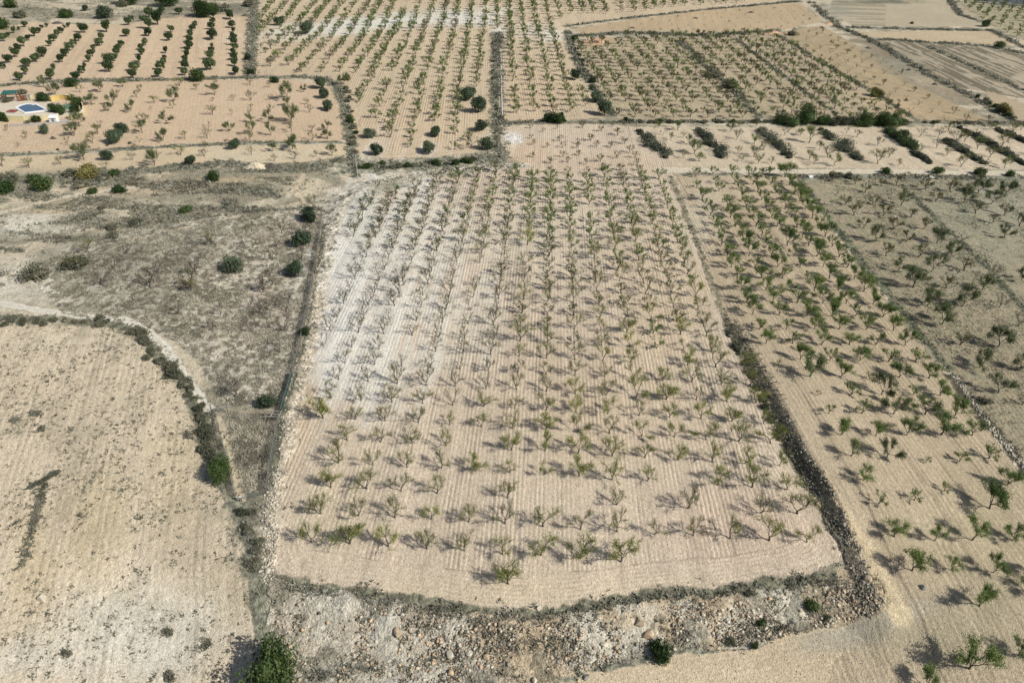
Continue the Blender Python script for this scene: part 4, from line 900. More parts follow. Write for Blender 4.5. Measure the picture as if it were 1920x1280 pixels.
SHR = [ # px, py(base), width px, key, label
 (231,249,22,'olive','flat topped dark green olive in the middle of the pool field'), (218,268,30,'olive','big round olive bush in the pool field near the ditch'),
 (203,300,20,'olive','round green olive in the lower strip of the pool field'), (359,308,20,'olive','small round bush on the lower edge of the pool field'),
 (443,279,20,'olive','dark round tree standing by the long shallow ditch'), (603,166,24,'olive','farthest of three dark olives at the right edge of pool field'),
 (608,184,19,'olive','middle one of three dark olives right edge of the pool field'), (614,207,22,'olive','nearest of three dark olives at right edge of the pool field'),
 (516,154,20,'bush','dark bush beside the utility pole on the field boundary'), (135,162,26,'bush','dark bush on the boundary left of the olive rows'), (372,152,30,'bush','wide dark bush on boundary below the dark olive rows'),
 (85,250,18,'olive','dark bush directly below the pool wall'), (224,361,24,'bush','bright green round bush alone on the scrubby slope'),
 (402,337,26,'bush','small green bush on slope above the abandoned plot'), (350,398,22,'bush','small green bush in the middle of the scrubby slope'),
 (580,414,32,'olive','dark bush nearest the top of the fence line'), (568,460,36,'olive','two lobed dark bush second along the fence line'), (553,516,34,'olive','dark bush third down along the fence line'),
 (438,508,38,'olive','large dark bush in the middle of the abandoned plot'), (503,762,34,'olive','grey green tree beside the wooden frame'), (572,625,20,'bush','small dark bush on the bank beside the fence'),
 (412,895,58,'darktree','large dark green tree at the edge of the dry enclosure'), (512,1285,122,'darktree','big dense green tree cut by the bottom edge of picture'),
 (1523,1138,30,'bush','green round shrub on the stony bank in the bottom right'), (1238,1228,46,'bush','dark green shrub at the foot of the rubble slope'), (1405,1116,20,'greybush','small olive green shrub at the top of the rubble bank'),
 (1427,1170,18,'bush','small dark shrub in the stones of the lower bank'), (1372,1205,22,'greybush','yellowish shrub at the foot of the rubble bank'), (1417,1212,16,'bush','tiny dark shrub at the foot of the rubble bank'), (1550,1160,16,'greybush','brownish tuft below the corner of stone bank'),
 (1482,66+0,20,'greybush','grey bush at the top of the diagonal plots'), (165,333,46,'yellowbush','large yellow green bush at the edge of the scrub slope'), (82,356,42,'bush','broad dark bush low on the left of scrub slope'), (66,343,26,'bush','dark bush left of the broad one on scrub slope'),
 (152,352,30,'greybush','grey green bush under the yellow bush'), (128,330,34,'greybush','dark grey bush left of the yellow bush'), (195,338,26,'greybush','grey bush right of the yellow bush'), (215,330,22,'bush','small dark bush on ditch right of yellow bush'), (5,362,40,'bush','bright green bush cut by the left edge'), (20,340,40,'greybush','dark grey thicket near the left edge'),
 (1642,181,24,'yellowbush','yellow orange bush on the edge of the diagonal plots'), (1880,212,26,'yellowbush','pale yellow bush at the far right boundary'), (1700,350,1,'bush',''),
 (466,113,14,'olive','round dark tree right of the olive rows by the pole'), (471,140,16,'bush','dark shrub at the corner below the lone round tree'), (198,35,26,'olive','large dark tree above the olive rows at the top left'), (160,21,12,'olive','small round tree on track above the olive rows'),
 (318,12,42,'darktree','black green dense tree at the top edge, left part'), (243,9,40,'darktree','broad dark green tree at top edge beside pale soil'), (378,32,36,'darktree','dark tree mass above the right olive rows'), (398,28,26,'darktree','dark tree right of the mass above olive rows'), (125,34,22,'bush','dark low bush on the scrub at the top left'), (20,15,26,'bush','dark bush in the top left corner'), (36,34,26,'greybush','grey bush near the top left corner'), (3,54,30,'bush','green bush cut by left edge above olive rows'), (232,12,26,'greybush','grey bush left of the dark top trees'), (430,22,30,'greybush','grey bush right of the dark top trees'), (462,12,26,'greybush','dark grey bush at top corner by far orchard'),
 (650,150,18,'yellowbush','brownish bush at the corner of the lane bend'), (1078,75,14,'bush','dark bush at the top corner of the diagonal plot'), (1115,148,12,'greybush','bush on the edge beside the farthest right olive'),
 (1335,145,30,'greybush','grey feathery bush on the diagonal boundary'), (1372,165,34,'greybush','second grey feathery bush down the diagonal boundary'), (934,80,16,'greybush','bush at the top end of the lane'),
 (940,222,14,'greybush','dark heap at the lower end of the lane'), (1710,45,8,'greybush','small bush on the boundary at the upper right'), (1872,90,20,'bush','dark spiky bush on the dark ploughed plot boundary'), (1845,50,18,'bush','dark tree at the edge of upper right orchard'),
 (1660,325,20,'bush','dark bush by the farm track, left one'), (1757,325,20,'bush','second dark bush along the farm track'), (1836,327,22,'bush','third dark bush along the farm track'), (1893,330,18,'bush','fourth dark bush along the farm track'),
 (1565,330,18,'greybush','grey shrub at start of weedy strip below track'), (1595,335,22,'greybush','grey shrub second along weedy strip below track'),
 (1845,755,24,'greybush','grey bush beyond the stony ditch on the right'), (145,500,44,'greybush','broad grey green bush at the left of the abandoned plot'), (70,520,56,'greybush','broad grey green thicket left of the abandoned plot'),
 (215,445,24,'greybush','grey tussock left of the lone yellowish trees'), (255,420,26,'greybush','olive tussock on the scrub slope, right one'), (208,430,24,'greybush','olive tussock on the scrub slope, left one'), (190,392,16,'greybush','small tussock below the bright green bush'), (175,363,18,'bush','small dark bush left of bright green bush'),
 (455,312,1,'bush','')]
for x, y, w_, kd, lb in SHR:
    if not lb: continue
    p = G(x, y); d = w_/pxm(p[0], p[1])
    place('bush' if kd in ('bush', 'greybush', 'yellowbush') else ('olive_tree' if kd == 'olive' else 'evergreen_tree'), kd, p[0], p[1], p[2], d/BS[kd], lb, 'bush' if kd in ('bush', 'greybush', 'yellowbush') else 'tree', None)
# shrub lines where single bushes can be told apart
def bush_line(pts, n, dia, key, name, group, desc, jit=.5):
    P = np.array([G(*p)[:2] for p in pts]); L = np.r_[0, np.cumsum(np.hypot(*(P[1:]-P[:-1]).T))]
    for i in range(n):
        s = L[-1]*(i+.5+rr_.normal()*.18)/n; s = min(max(s, 0), L[-1]-.01)
        k = np.searchsorted(L, s, 'right')-1; t = (s-L[k])/(L[k+1]-L[k]); q = P[k]*(1-t)+P[k+1]*t+rr_.normal(size=2)*jit
        kd = key if isinstance(key, str) else key[int(rr_.integers(len(key)))]
        place(name, kd, q[0], q[1], tz(q[0], q[1]), dia*(.65+.7*rr_.random())/BS[kd], '%s bush, %s from the start of %s' % ({'greybush': 'grey green', 'bush': 'dark green', 'yellowbush': 'yellowish'}[kd], ordn(i+1), desc), 'bush', group)
bush_line([(238,618),(262,632),(292,668),(320,690),(345,722),(362,748),(376,780),(386,822),(396,860)], 30, 2.5, 'greybush', 'bush', 'bushes between the pale track and the lower left field', 'the hedge beside the pale track')
bush_line([(0,606),(70,603),(130,605),(210,606)], 12, 2.2, 'greybush', 'bush', 'bushes on the upper edge of the lower left field', 'the upper edge of lower left field', .7)
bush_line([(1360,612),(1395,680),(1425,735)], 9, 1.9, 'greybush', 'bush', 'grey bushes on the bank left of the right orchard', 'the upper part of stony bank', .3)
bush_line([(1430,745),(1450,790),(1475,840),(1490,865)], 10, 2.1, 'greybush', 'bush', 'bushes on the middle of the stony bank', 'the middle of the stony bank', .3)
bush_line([(645,165),(655,200),(660,240),(664,290)], 13, 2.8, ['greybush','bush'], 'bush', 'bushes along the lane bend', 'the scrubby lane right of pool field', .6)
bush_line([(672,312),(720,312),(780,312),(840,308),(900,302)], 20, 2.6, ['greybush','greybush','bush'], 'bush', 'bushes above the white bank', 'the thicket above the white bank', 1.4)
bush_line([(929,75),(927,120),(926,160),(929,200),(930,225)], 18, 2.2, 'greybush', 'bush', 'bushes along the straight lane', 'the straight scrubby lane', .5)
bush_line([(1080,90),(1100,140),(1125,190),(1150,222),(1180,228)], 12, 2.6, ['greybush','bush'], 'bush', 'bushes left of the diagonal plot', 'the left edge of diagonal plot', .5)
bush_line([(1175,230),(1250,230),(1330,230),(1440,230)], 18, 2.4, ['greybush','bush','greybush'], 'bush', 'bushes along the upper edge of the track strip', 'the boundary left of big hedge', .4)
bush_line([(1720,231),(1800,232),(1880,233)], 9, 2.0, ['bush','greybush'], 'bush', 'bushes at the right end of the boundary', 'the boundary right of big hedge', .4)
bush_line([(1530,20),(1575,52),(1620,72),(1660,95)], 8, 2.6, 'greybush', 'bush', 'bushes on the farthest diagonal bank', 'the far diagonal bank', .6)
bush_line([(1830,180),(1870,205),(1905,228)], 8, 3, ['greybush','bush'], 'bush', 'bushes on the right diagonal bank', 'the right end diagonal bank', .6)
bush_line([(262,268),(1,290)], 6, 1.2, 'greybush', 'bush', 'low bushes along the shallow ditch', 'the ditch crossing pool field', .3)
bush_line([(460,950),(470,1000),(482,1060)], 7, 2.0, 'greybush', 'bush', 'grey bushes below the enclosure corner', 'the strip below the enclosure', .6)
# dense hedge masses: one plant body each
def hedge(name, pts, w_, h, mat, label, n=None, ls=.3, group=None, cat='hedge'):
    P = np.array([G(*p)[:2] for p in pts]); L = np.r_[0, np.cumsum(np.hypot(*(P[1:]-P[:-1]).T))]; c = P.mean(0)
    parts = []; cores = []
    m = max(5, int(L[-1]/(w_*.3)))
    for i in range(m):
        s = L[-1]*(i+.5)/m; k = min(np.searchsorted(L, s, 'right')-1, len(P)-2); t = (s-L[k])/(L[k+1]-L[k]); q = P[k]*(1-t)+P[k+1]*t
        tap = math.sin(math.pi*min(max((i+.8)/(m+.6), .06), .94))**.35
        R_ = w_*.46*tap*(.6+.65*rr_.random()); H_ = h*tap*(.5+.85*rr_.random())
        off = np.array([q[0]-c[0]+rr_.normal()*.12*w_, q[1]-c[1]+rr_.normal()*.12*w_, tz(q[0], q[1])-tz(*c)])
        v, f = blob(int(rr_.integers(1e6)), R_*1.12, H_, (n or 900), ls, .0, 1., 7); parts.append((v+off, f))
        v, f = core(int(rr_.integers(1e6)), R_*.7, H_*.72, -.1); cores.append((v+off, f))
    tag(obj(name, mesh_np(name+'_leaves', *join(*parts, *cores), mat), None, (c[0], c[1], tz(*c))), label, cat, group)
hedge('hedge', [(1450,231),(1490,233),(1527,231)], 9.5, 6.0, M_PINE, 'long rounded dark green hedge, leftmost on the boundary behind the strip', 1800, .34)
hedge('hedge', [(1540,232),(1580,234),(1604,233)], 5.0, 3.2, M_GREYBUSH, 'low grey green hedge between two dark hedges on the boundary', 1100, .34)
hedge('hedge', [(1604,233),(1630,235),(1642,234)], 8.0, 5.2, M_PINE, 'dark hedge in the middle of the boundary behind the strip', 1800, .34)
hedge('hedge', [(1645,234),(1670,235),(1692,233)], 8.0, 4.6, M_PINE, 'dark hedge at the right end of the boundary hedges', 1800, .34)
hedge('hedge', [(1662,246),(1680,257),(1700,268),(1722,282)], 6.5, 3.8, M_CAROB, 'long smooth dark green hedge running diagonally across the strip', 1800, .3)
hedge('hedge', [(1022,229),(1040,230),(1062,229)], 6.0, 4.0, M_PINE, 'nearly black hedge at the foot of the far orchard right of lane', 1800, .3)
for i, (pts, lb) in enumerate([([(1192,246),(1215,264),(1238,282),(1252,298)], 'scrubby planted row, first from the left across the strip'), ([(1306,244),(1325,260),(1342,280),(1358,298)], 'scrubby planted row, second from the left across the strip'),
   ([(1420,244),(1440,256),(1462,276),(1480,297)], 'scrubby planted row, third from the left across the strip'), ([(1537,242),(1560,258),(1585,278),(1610,302)], 'scrubby planted row, fourth from the left, left of smooth hedge'),
   ([(1706,284),(1725,295),(1745,308)], 'short stony scrub row, continuing below the smooth dark hedge'), ([(1768,261),(1795,278),(1820,292),(1843,308)], 'thin scrub row, first right of the smooth dark hedge'),
   ([(1798,240),(1850,268),(1890,292),(1925,312)], 'thin scrub row, second right of the smooth dark hedge'), ([(1866,241),(1900,257),(1940,275)], 'thin scrub row, last at the right edge')]):
    hedge('shrub_row', pts, 7.4 if i < 4 else 4.2, 1.35 if i < 4 else 1.0, M_ROW, lb, 700, .36, 'scrub rows across the strip', 'shrub row')

# ================================================================== LOOSE GROUND COVER (nobody could count it)
def tufts(name, pos, size, mat, label, blades=6, spread=.5, up=.7, cat='grass', wide=.22):
    n = len(pos); r = rr_; k = blades
    P = np.repeat(pos, k, 0); sz = np.repeat(size, k)
    P = P + np.concatenate([r.normal(size=(n*k, 2))*sz[:, None]*spread, (sz*.25*r.random(n*k))[:, None]], 1)
    d = r.normal(size=(n*k, 3)); d[:, 2] = np.abs(d[:, 2])*.6+up; d /= np.linalg.norm(d, axis=1, keepdims=True)
    e = np.cross(d, r.normal(size=(n*k, 3))); e /= np.linalg.norm(e, axis=1, keepdims=True)+1e-9
    Lh = (sz*(.5+.6*r.random(n*k)))[:, None]; Wd = Lh*wide
    V = np.stack([P-e*Wd, P+e*Wd, P+d*Lh+e*Wd*.4, P+d*Lh-e*Wd*.4], 1).reshape(-1, 3)
    tag(obj(name, mesh_np(name, V, np.arange(4*n*k).reshape(-1, 4), mat)), label, cat, kind='stuff')
def along(pts, n, w_):
    P = np.array([G0(*p) for p in pts]); L = np.r_[0, np.cumsum(np.hypot(*(P[1:]-P[:-1]).T))]
    s = rr_.random(n)*L[-1]; k = np.clip(np.searchsorted(L, s, 'right')-1, 0, len(P)-2); t = ((s-L[k])/(L[k+1]-L[k]))[:, None]
    return P[k]*(1-t)+P[k+1]*t + rr_.normal(size=(n, 2))*w_*.55
def inpx(poly, n, dens=None):
    P = np.array([G(*p)[:2] for p in poly]); lo, hi = P.min(0)-.6, P.max(0)+.6; out = []
    while sum(map(len, out)) < n:
        q = lo+(hi-lo)*rr_.random((n*2, 2)); x_, y_ = project(q[:, 0], q[:, 1], terrain(q[:, 0], q[:, 1]))
        m = inpoly(x_, y_, poly)
        if dens is not None: m &= rr_.random(len(q)) < dens(q[:, 0], q[:, 1])
        out.append(q[m])
    return np.concatenate(out)[:n]
def withz(q): return np.concatenate([q, terrain(q[:, 0], q[:, 1])[:, None]], 1)
pts = []
for p_, hw, colr, dens in EDGES:
    P = np.array([G0(*p) for p in p_]); L = np.hypot(*(P[1:]-P[:-1]).T).sum(); hw2 = hw*1.2
    q = along(p_, int(min(L*hw2*2.2*dens, 2600)), hw2)
    q = q[fbm(q[:, 0], q[:, 1], 4, 2, 71) > .40]; pts.append(q)
q = withz(np.concatenate(pts)); far_ = np.clip(q[:, 1]/200, .75, 1.9)
tufts('edge_scrub', q, (.28+.45*rr_.random(len(q))**2)*far_, M_SCRUB, 'dry grey scrub and grass along the field edges and ditches', 8, cat='scrub', wide=.28)
P_SCRUB = [(-60,340),(200,326),(330,318),(600,318),(640,330),(612,400),(560,392),(420,405),(240,430),(140,455),(60,520),(-60,560)]
clump = lambda a, b: sst(fbm(a*.6, b*1.7, 9, 3, 60), .48, .62)*.9+.03
q = withz(inpx(P_SCRUB, 9500, clump))
q2 = withz(inpx([(-60,-5),(470,-5),(470,30),(300,36),(60,44),(-60,60)], 2500, clump)); q = np.concatenate([q, q2])
tufts('hillside_scrub', q, .24+.65*rr_.random(len(q))**2.8, M_SCRUB, 'grey brushwood scattered over the scrub slope at the left', 7, cat='scrub')
q = withz(inpx(P_DRY, 15000, lambda a, b: sst(fbm(a, b, 3, 3, 62), .38, .62)*.9+.05)); q2 = withz(inpx(P_PEN, 1800))
q = np.concatenate([q, q2])
tufts('dry_grass', q, .16+.32*rr_.random(len(q)), M_GRASS, 'dry straw and brown weeds in the abandoned plot and enclosure', 7)
q = withz(inpx(P_WEEDY, 16000, lambda a, b: sst(fbm(a, b, 8, 3, 63), .4, .6)*.8+.05)); q = q[q[:, 1] < 420]
tufts('weeds', q, .14+.2*rr_.random(len(q)), M_WEEDG, 'grey green weeds covering the plot right of the grassy ditch', 5)
q = withz(inpx(P_SW, 9500, lambda a, b: sst(fbm(a, b*.45, 2.2, 3, 64)*.6+fbm(a, b, 13, 2, 65)*.4, .40, .64)*.9+.1))
bl = [inpx([(x0-w0, y0-h0), (x0+w0, y0-h0), (x0+w0, y0+h0), (x0-w0, y0+h0)], n_) for x0, y0, w0, h0, n_ in ((66,775,12,5,40),(30,790,9,7,28),(78,805,6,6,24),(315,1185,8,5,40),(388,1208,5,5,26),(318,1268,7,8,36),(125,1225,7,5,28),(390,780,6,6,30),(355,815,8,8,40))]
q2 = withz(np.concatenate(bl+[along([(108,886),(92,894),(80,902)], 90, .35), along([(82,905),(76,935),(66,975),(60,995)], 150, .7), along([(72,905),(56,915)], 40, .3), along([(60,1000),(52,1030),(42,1060)], 60, .9)])); s2 = .2+.25*rr_.random(len(q2))
tufts('field_weeds', np.concatenate([q, q2]), np.concatenate([.10+.30*rr_.random(len(q))**3, s2]), M_WEED, 'small dark weeds dotted over the bare field at the lower left', 8, spread=.6, up=.5, wide=.3)
q = withz(np.concatenate([inpx(P_RUB, 1500, lambda a, b: sst(fbm(a, b, 3, 3, 67), .5, .62)), along([(x+14, y) for x, y in BANK_R[3:]], 900, 1.5), along([(x, y+8) for x, y in BANK_B[1:-1]], 900, 1.1), along([(560,1250),(700,1238),(850,1212),(960,1200),(1060,1190)], 380, 1.0)]))
tufts('bank_grass', q, .14+.36*rr_.random(len(q))**2, M_SCRUB, 'grey dry grass growing among the stones of the bottom bank', 10)
# stones
def rocks(name, q, size, mats, label, kind='stuff'):
    n = len(q); r = rr_
    oct_ = np.array([[1,0,0],[-1,0,0],[0,1,0],[0,-1,0],[0,0,1],[0,0,-1],[.7,.7,.25],[-.7,.7,.25],[.7,-.7,.25],[-.7,-.7,.25]], float)
    fc = np.array([[4,0,6],[4,6,2],[4,2,7],[4,7,1],[4,1,9],[4,9,3],[4,3,8],[4,8,0],[5,6,0],[5,2,6],[5,7,2],[5,1,7],[5,9,1],[5,3,9],[5,8,3],[5,0,8]])
    B = oct_[None]*(.7+.5*r.random((n, 10, 1))); B = B*size[:, None, None]*.5*np.stack([.8+.5*r.random(n), .8+.5*r.random(n), .55+.4*r.random(n)], 1)[:, None]
    a = r.random(n)*6.28; ca, sa = np.cos(a)[:, None], np.sin(a)[:, None]
    x = B[..., 0]*ca-B[..., 1]*sa; y = B[..., 0]*sa+B[..., 1]*ca
    V = np.stack([x, y, B[..., 2]], -1)+(q+np.stack([0*size, 0*size, size*.12], 1))[:, None]
    F_ = (fc[None]+(np.arange(n)*10)[:, None, None]).reshape(-1, 3)
    mi = np.repeat(r.integers(0, len(mats), n), 16)
    o = obj(name, mesh_np(name, V.reshape(-1, 3), F_, mats, mi))
    return tag(o, label, 'stones', kind=kind)
M_ST = [mat_simple('stone_orange', alb(196,172,143), .9, .3, 2), mat_simple('stone_pale', alb(207,198,178), .9, .25, 2), mat_simple('stone_grey', alb(156,151,138), .9, .3, 2), mat_simple('stone_tan', alb(178,161,136), .9, .3, 2), mat_simple('stone_dark', alb(112,107,95), .9, .3, 2)]
P_RUBN = [(505,1100),(600,1120),(700,1134),(800,1150),(900,1168),(1000,1172),(1100,1156),(1200,1140),(1400,1124),(1560,1100),(1640,1095),(1660,1130),(1640,1155),(1520,1180),(1400,1210),(1290,1214),(1150,1240),(1030,1276),(980,1310),(560,1310),(520,1200)]
q = withz(inpx(P_RUBN, 10500, lambda a, b: sst(fbm(a, b, 5, 3, 66), .36, .56)*.9+.1)); q[:, 2] -= .03
rocks('rubble', q, .09+.17*rr_.random(len(q))+.5*rr_.random(len(q))**9, M_ST, 'broken orange and pale stones covering the rubble slope at the bottom')
nb = len(_bR); q = along(BANK_R[3:], 6500, .0); q = q[rr_.random(len(q)) < sst(-q[:, 1], -118, -72)*.9+.06]; nrm = (_bR[-1]-_bR[5]); nrm = np.array([-nrm[1], nrm[0]])/np.hypot(*nrm)
q = q + nrm[None]*(.3+2.3*rr_.random((len(q), 1))) + rr_.normal(size=q.shape)*.2
q = withz(q); q[:, 2] += .05
rocks('bank_stones', q, .10+.45*rr_.random(len(q))**3, [M_ST[2], M_ST[4], M_ST[4], M_ST[3], M_ST[2], M_ST[1]], 'loose grey stones heaped along the bank right of the central plot')  # dark stone mix also carries the painted shade of the bank face
q = withz(np.concatenate([along(BANK_L[2:], 1700, 1.8), along([(700,338),(780,326),(860,318),(940,312)], 900, 2.0), along([(1500,336),(1700,334),(1930,335)], 500, 1.6), along([(1790,705),(1850,790),(1925,880)], 700, .8), along([(505,1090),(505,960),(520,880)], 700, 1.2)]))
rocks('edge_stones', q, .15+.4*rr_.random(len(q))**2, [M_ST[1], M_ST[2], M_ST[1]], 'pale loose stones along the white bank and the field edges')
q = withz(np.concatenate([inpx(P_CENTRE, 9000, lambda a, b: (b < 150)*.9+.1), inpx(P_SW, 1800), inpx([(1500,900),(1920,1000),(1920,1280),(1100,1280),(1500,1180)], 1800)]))
rocks('field_stones', q, .06+.17*rr_.random(len(q))**3, [M_ST[1], M_ST[1], M_ST[3]], 'small pale stones strewn over the bare ploughed soil')
def boulder(px, py, d, mat, label, h=.7):
    p = G(px, py); r = np.random.default_rng(int(px*7+py)); bm = bmesh.new(); bmesh.ops.create_icosphere(bm, subdivisions=2, radius=.5)
    cuts = r.normal(size=(9, 3)); cuts /= np.linalg.norm(cuts, axis=1, keepdims=True); dd = .27+.16*r.random(9)
    for vt in bm.verts:
        q_ = np.array(vt.co)
        for cn, c_ in zip(cuts, dd):
            e_ = q_@cn-c_
            if e_ > 0: q_ = q_-cn*e_
        vt.co = Vector(q_*[d*1.2, d, d*h*1.2])
    me = bpy.data.meshes.new('boulder'); bm.to_mesh(me); bm.free(); me.materials.append(mat)
    tag(obj('boulder', me, None, (p[0], p[1], p[2]+d*h*.22), r.random()*6), label, 'boulder', 'boulders on the stony banks')
for b_ in ((1198,1166,1.7,M_ST[3],'large tan boulder near the top of the rubble slope'),(1215,1190,1.6,M_ST[0],'orange boulder below the large tan one on slope'),(745,1186,1.5,M_ST[3],'upright brown rock in the pale left part of rubble'),(715,1192,.9,M_ST[1],'pale rock left of the upright brown rock'),
           (845,1228,1.3,M_ST[1],'pale boulder on the lower rubble slope'),(880,1226,1.0,M_ST[1],'smaller pale boulder right of the lower pale one'),(912,1232,.9,M_ST[0],'orange rock at the right of three low boulders'),(1132,1208,.9,M_ST[1],'pale upright stone on the orange rubble'),
           (845,1262,.9,M_ST[0],'orange rock near the bottom edge of the rubble'),(1002,1276,.8,M_ST[1],'pale rock at the bottom edge by grass'),(1010,1140,.8,M_ST[1],'whitish rock at the top edge of the slope'),(1625,1086,1.5,M_ST[3],'round grey boulder at the corner of the stony bank'),
           (79,1122,1.5,M_ST[1],'flat pale slab lying in the lower left field'),(1730,1102,1.0,M_ST[2],'grey rock lying between rows at the lower right'),(503,1070,1.0,M_ST[1],'white stone at the lower left corner of central plot'),(1100,1270,.9,M_ST[2],'grey stone at the foot of the slope')):
    boulder(*b_)

# ================================================================== BUILT THINGS
M_CREAM = mat_simple('cream_render', alb(228,216,172), .85, .08, 1.5)
M_OCHRE = mat_simple('ochre_render', alb(208,184,116), .85, .1, 1.5)
M_PAVE = mat_simple('pale_paving', alb(214,202,180), .85, .1, 1.2)
M_WHITE = mat_simple('white_paint', (.72,.73,.72), .6, .06, 3)
M_TEAL = mat_simple('teal_roof_cloth', (.03,.11,.10), .8, .25, 2)
M_BROWN = mat_simple('brown_timber', (.17,.075,.04), .8, .3, 4)
M_GREYW = mat_simple('weathered_timber', (.30,.28,.25), .85, .25, 5)
M_STEEL = mat_simple('galvanised_steel', (.32,.33,.33), .5, .1, 4, metallic=.6)
M_CONC = mat_simple('concrete', (.38,.36,.33), .85, .12, 3)
M_GREENP = mat_simple('green_paint', (.05,.16,.10), .6, .15, 2)
M_RED = mat_simple('red_flowers', (.28,.07,.05), .85, .5, 4)
M_MESH = mat_simple('green_shade_net', (.035,.085,.07), .85, .25, 2)
def see_through(m, f):
    t = m.node_tree; tr = t.nodes.new('ShaderNodeBsdfTransparent'); mx = t.nodes.new('ShaderNodeMixShader'); mx.inputs[0].default_value = f
    t.links.new(t.nodes['Principled BSDF'].outputs[0], mx.inputs[1]); t.links.new(tr.outputs[0], mx.inputs[2]); t.links.new(mx.outputs[0], t.nodes['Material Output'].inputs[0])
see_through(M_MESH, .35)
M_WNET = mat_simple('grey_wire_netting', (.16,.17,.15), .8, .2, 3); see_through(M_WNET, .72)
M_DARKS = mat_simple('dark_soil_heap', (.10,.085,.07), .95, .3, 3, bump=.5)
M_WSOIL = mat_simple('white_lime_heap', (.5,.49,.45), .95, .1, 2, bump=.6)
M_PSOIL = mat_simple('pale_soil_heap', alb(206,194,168), .95, .15, 2, bump=.6)
M_OSOIL = mat_simple('orange_soil_heap', alb(212,176,142), .95, .12, 2, bump=.6)
mw = bpy.data.materials.new('pool_water'); mw.use_nodes = True; b_ = mw.node_tree.nodes['Principled BSDF']
b_.inputs['Base Color'].default_value = (.07,.125,.19,1); b_.inputs['Roughness'].default_value = .12; b_.inputs['Specular IOR Level'].default_value = .5
nz_ = mw.node_tree.nodes.new('ShaderNodeTexNoise'); nz_.inputs['Scale'].default_value = 2.5; bp_ = mw.node_tree.nodes.new('ShaderNodeBump'); bp_.inputs['Strength'].default_value = .15
mw.node_tree.links.new(nz_.outputs['Fac'], bp_.inputs['Height']); mw.node_tree.links.new(bp_.outputs[0], b_.inputs['Normal'])
def px2(pts): return [tuple(G(*p)[:2]) for p in pts]
def sheet(name, pts, z0, z1, mat, parent=None, kind=None):
    P = px2(pts); m = MB(); m.prism(P if area(P) > 0 else P[::-1], z0, z1); o = m.build(name, mat, parent)
    if kind: tag(o, kind=kind)
    return o
def area(P): return sum(P[i][0]*P[(i+1) % len(P)][1]-P[(i+1) % len(P)][0]*P[i][1] for i in range(len(P)))
def wall(name, pts, h, th, mat, label, cat='wall', parent=None, cap=None, group=None, xy=False):
    P = [np.array(q) for q in (pts if xy else px2(pts))]; m = MB(); mc = MB()
    for a, b in zip(P[:-1], P[1:]):
        d = b-a; L = np.hypot(*d); rz = math.atan2(d[1], d[0]); c = (a+b)/2; z = tz(*c)
        m.box((c[0], c[1], z+h/2-.1), (L+th*.6, th, h+.2), rz)
        if cap: mc.box((c[0], c[1], z+h+.035), (L+th*.6+.04, th+.12, .07), rz)
    if cap:
        e = empty(name, (P[0][0], P[0][1], tz(*P[0]))); tag(e, label, cat, group)
        for mm, nn, mt in ((m, 'wall_body', mat), (mc, 'coping', cap)):
            mm.v = [(x-e.location.x, y-e.location.y, z-e.location.z) for x, y, z in mm.v]; mm.build(nn, mt, e)
        return e
    return tag(m.build(name, mat), label, cat, group)
# --- pool garden at the left edge
sheet('terrace', [(-30,186),(20,184),(60,185),(98,192),(118,200),(132,212),(118,220),(80,223),(46,225),(14,224),(-40,222)], -.2, .12, M_PAVE, kind='structure')
wall('garden_wall', [(12,226),(46,227),(82,225),(112,222.5)], 1.9, .3, M_CREAM, 'long cream garden wall in front of the swimming pool', cap=M_WHITE)
wall('garden_wall', [(128,223.5),(142,221.5),(154,219),(157,214)], 1.7, .3, M_CREAM, 'short curved cream wall closing the garden at its lower right', cap=M_WHITE)
wall('garden_wall', [(157,213),(158,206),(155,198),(149,191),(138,187.5),(127,186)], 1.6, .3, M_CREAM, 'curved cream wall round the right end of the pool garden')
wall('garden_wall', [(97,190.5),(104,188),(113,187),(122,187),(134,188.5)], 2.0, .3, M_OCHRE, 'ochre yellow wall at the back of the pool garden', cap=M_CREAM)
wall('garden_wall', [(-20,181),(4,181),(9,183)], 1.2, .3, M_CREAM, 'low cream wall left of the pergola', cap=M_WHITE)
wall('garden_wall', [(58,183),(84,182)], .9, .3, M_CREAM, 'low cream wall behind the pool right of the pergola')
pe = empty('swimming_pool', tuple(G(60,205))); tag(pe, 'blue swimming pool with a rounded end and white border', 'pool')
def rel(pts, e): return [(x-e.location.x, y-e.location.y) for x, y in px2(pts)]
pool = [(48,212),(86,207.5),(78,203),(66,197),(62,198.2),(56,197),(49,197),(42,198.8),(36,201.5),(34,203.5)]
cpool = np.array(rel(pool, pe)); cc_ = cpool.mean(0)
def ring(P, k): return [tuple(cc_+(p-cc_)*(1+k/np.hypot(*(p-cc_)))) for p in P]
mb = MB(); o1, i1 = ring(cpool, 1.1), [tuple(p) for p in cpool]; n_ = len(i1)
for i in range(n_):
    j = (i+1) % n_
    mb.quad((*o1[i], .34), (*o1[j], .34), (*i1[j], .34), (*i1[i], .34)); mb.quad((*o1[i], .05), (*o1[j], .05), (*o1[j], .34), (*o1[i], .34)); mb.quad((*i1[i], .34), (*i1[j], .34), (*i1[j], .05), (*i1[i], .05))
mb.build('coping', M_WHITE, pe)
mb = MB(); P_ = i1 if area(i1) > 0 else i1[::-1]; mb.prism(P_, .13, .24); mb.build('water', mw, pe)
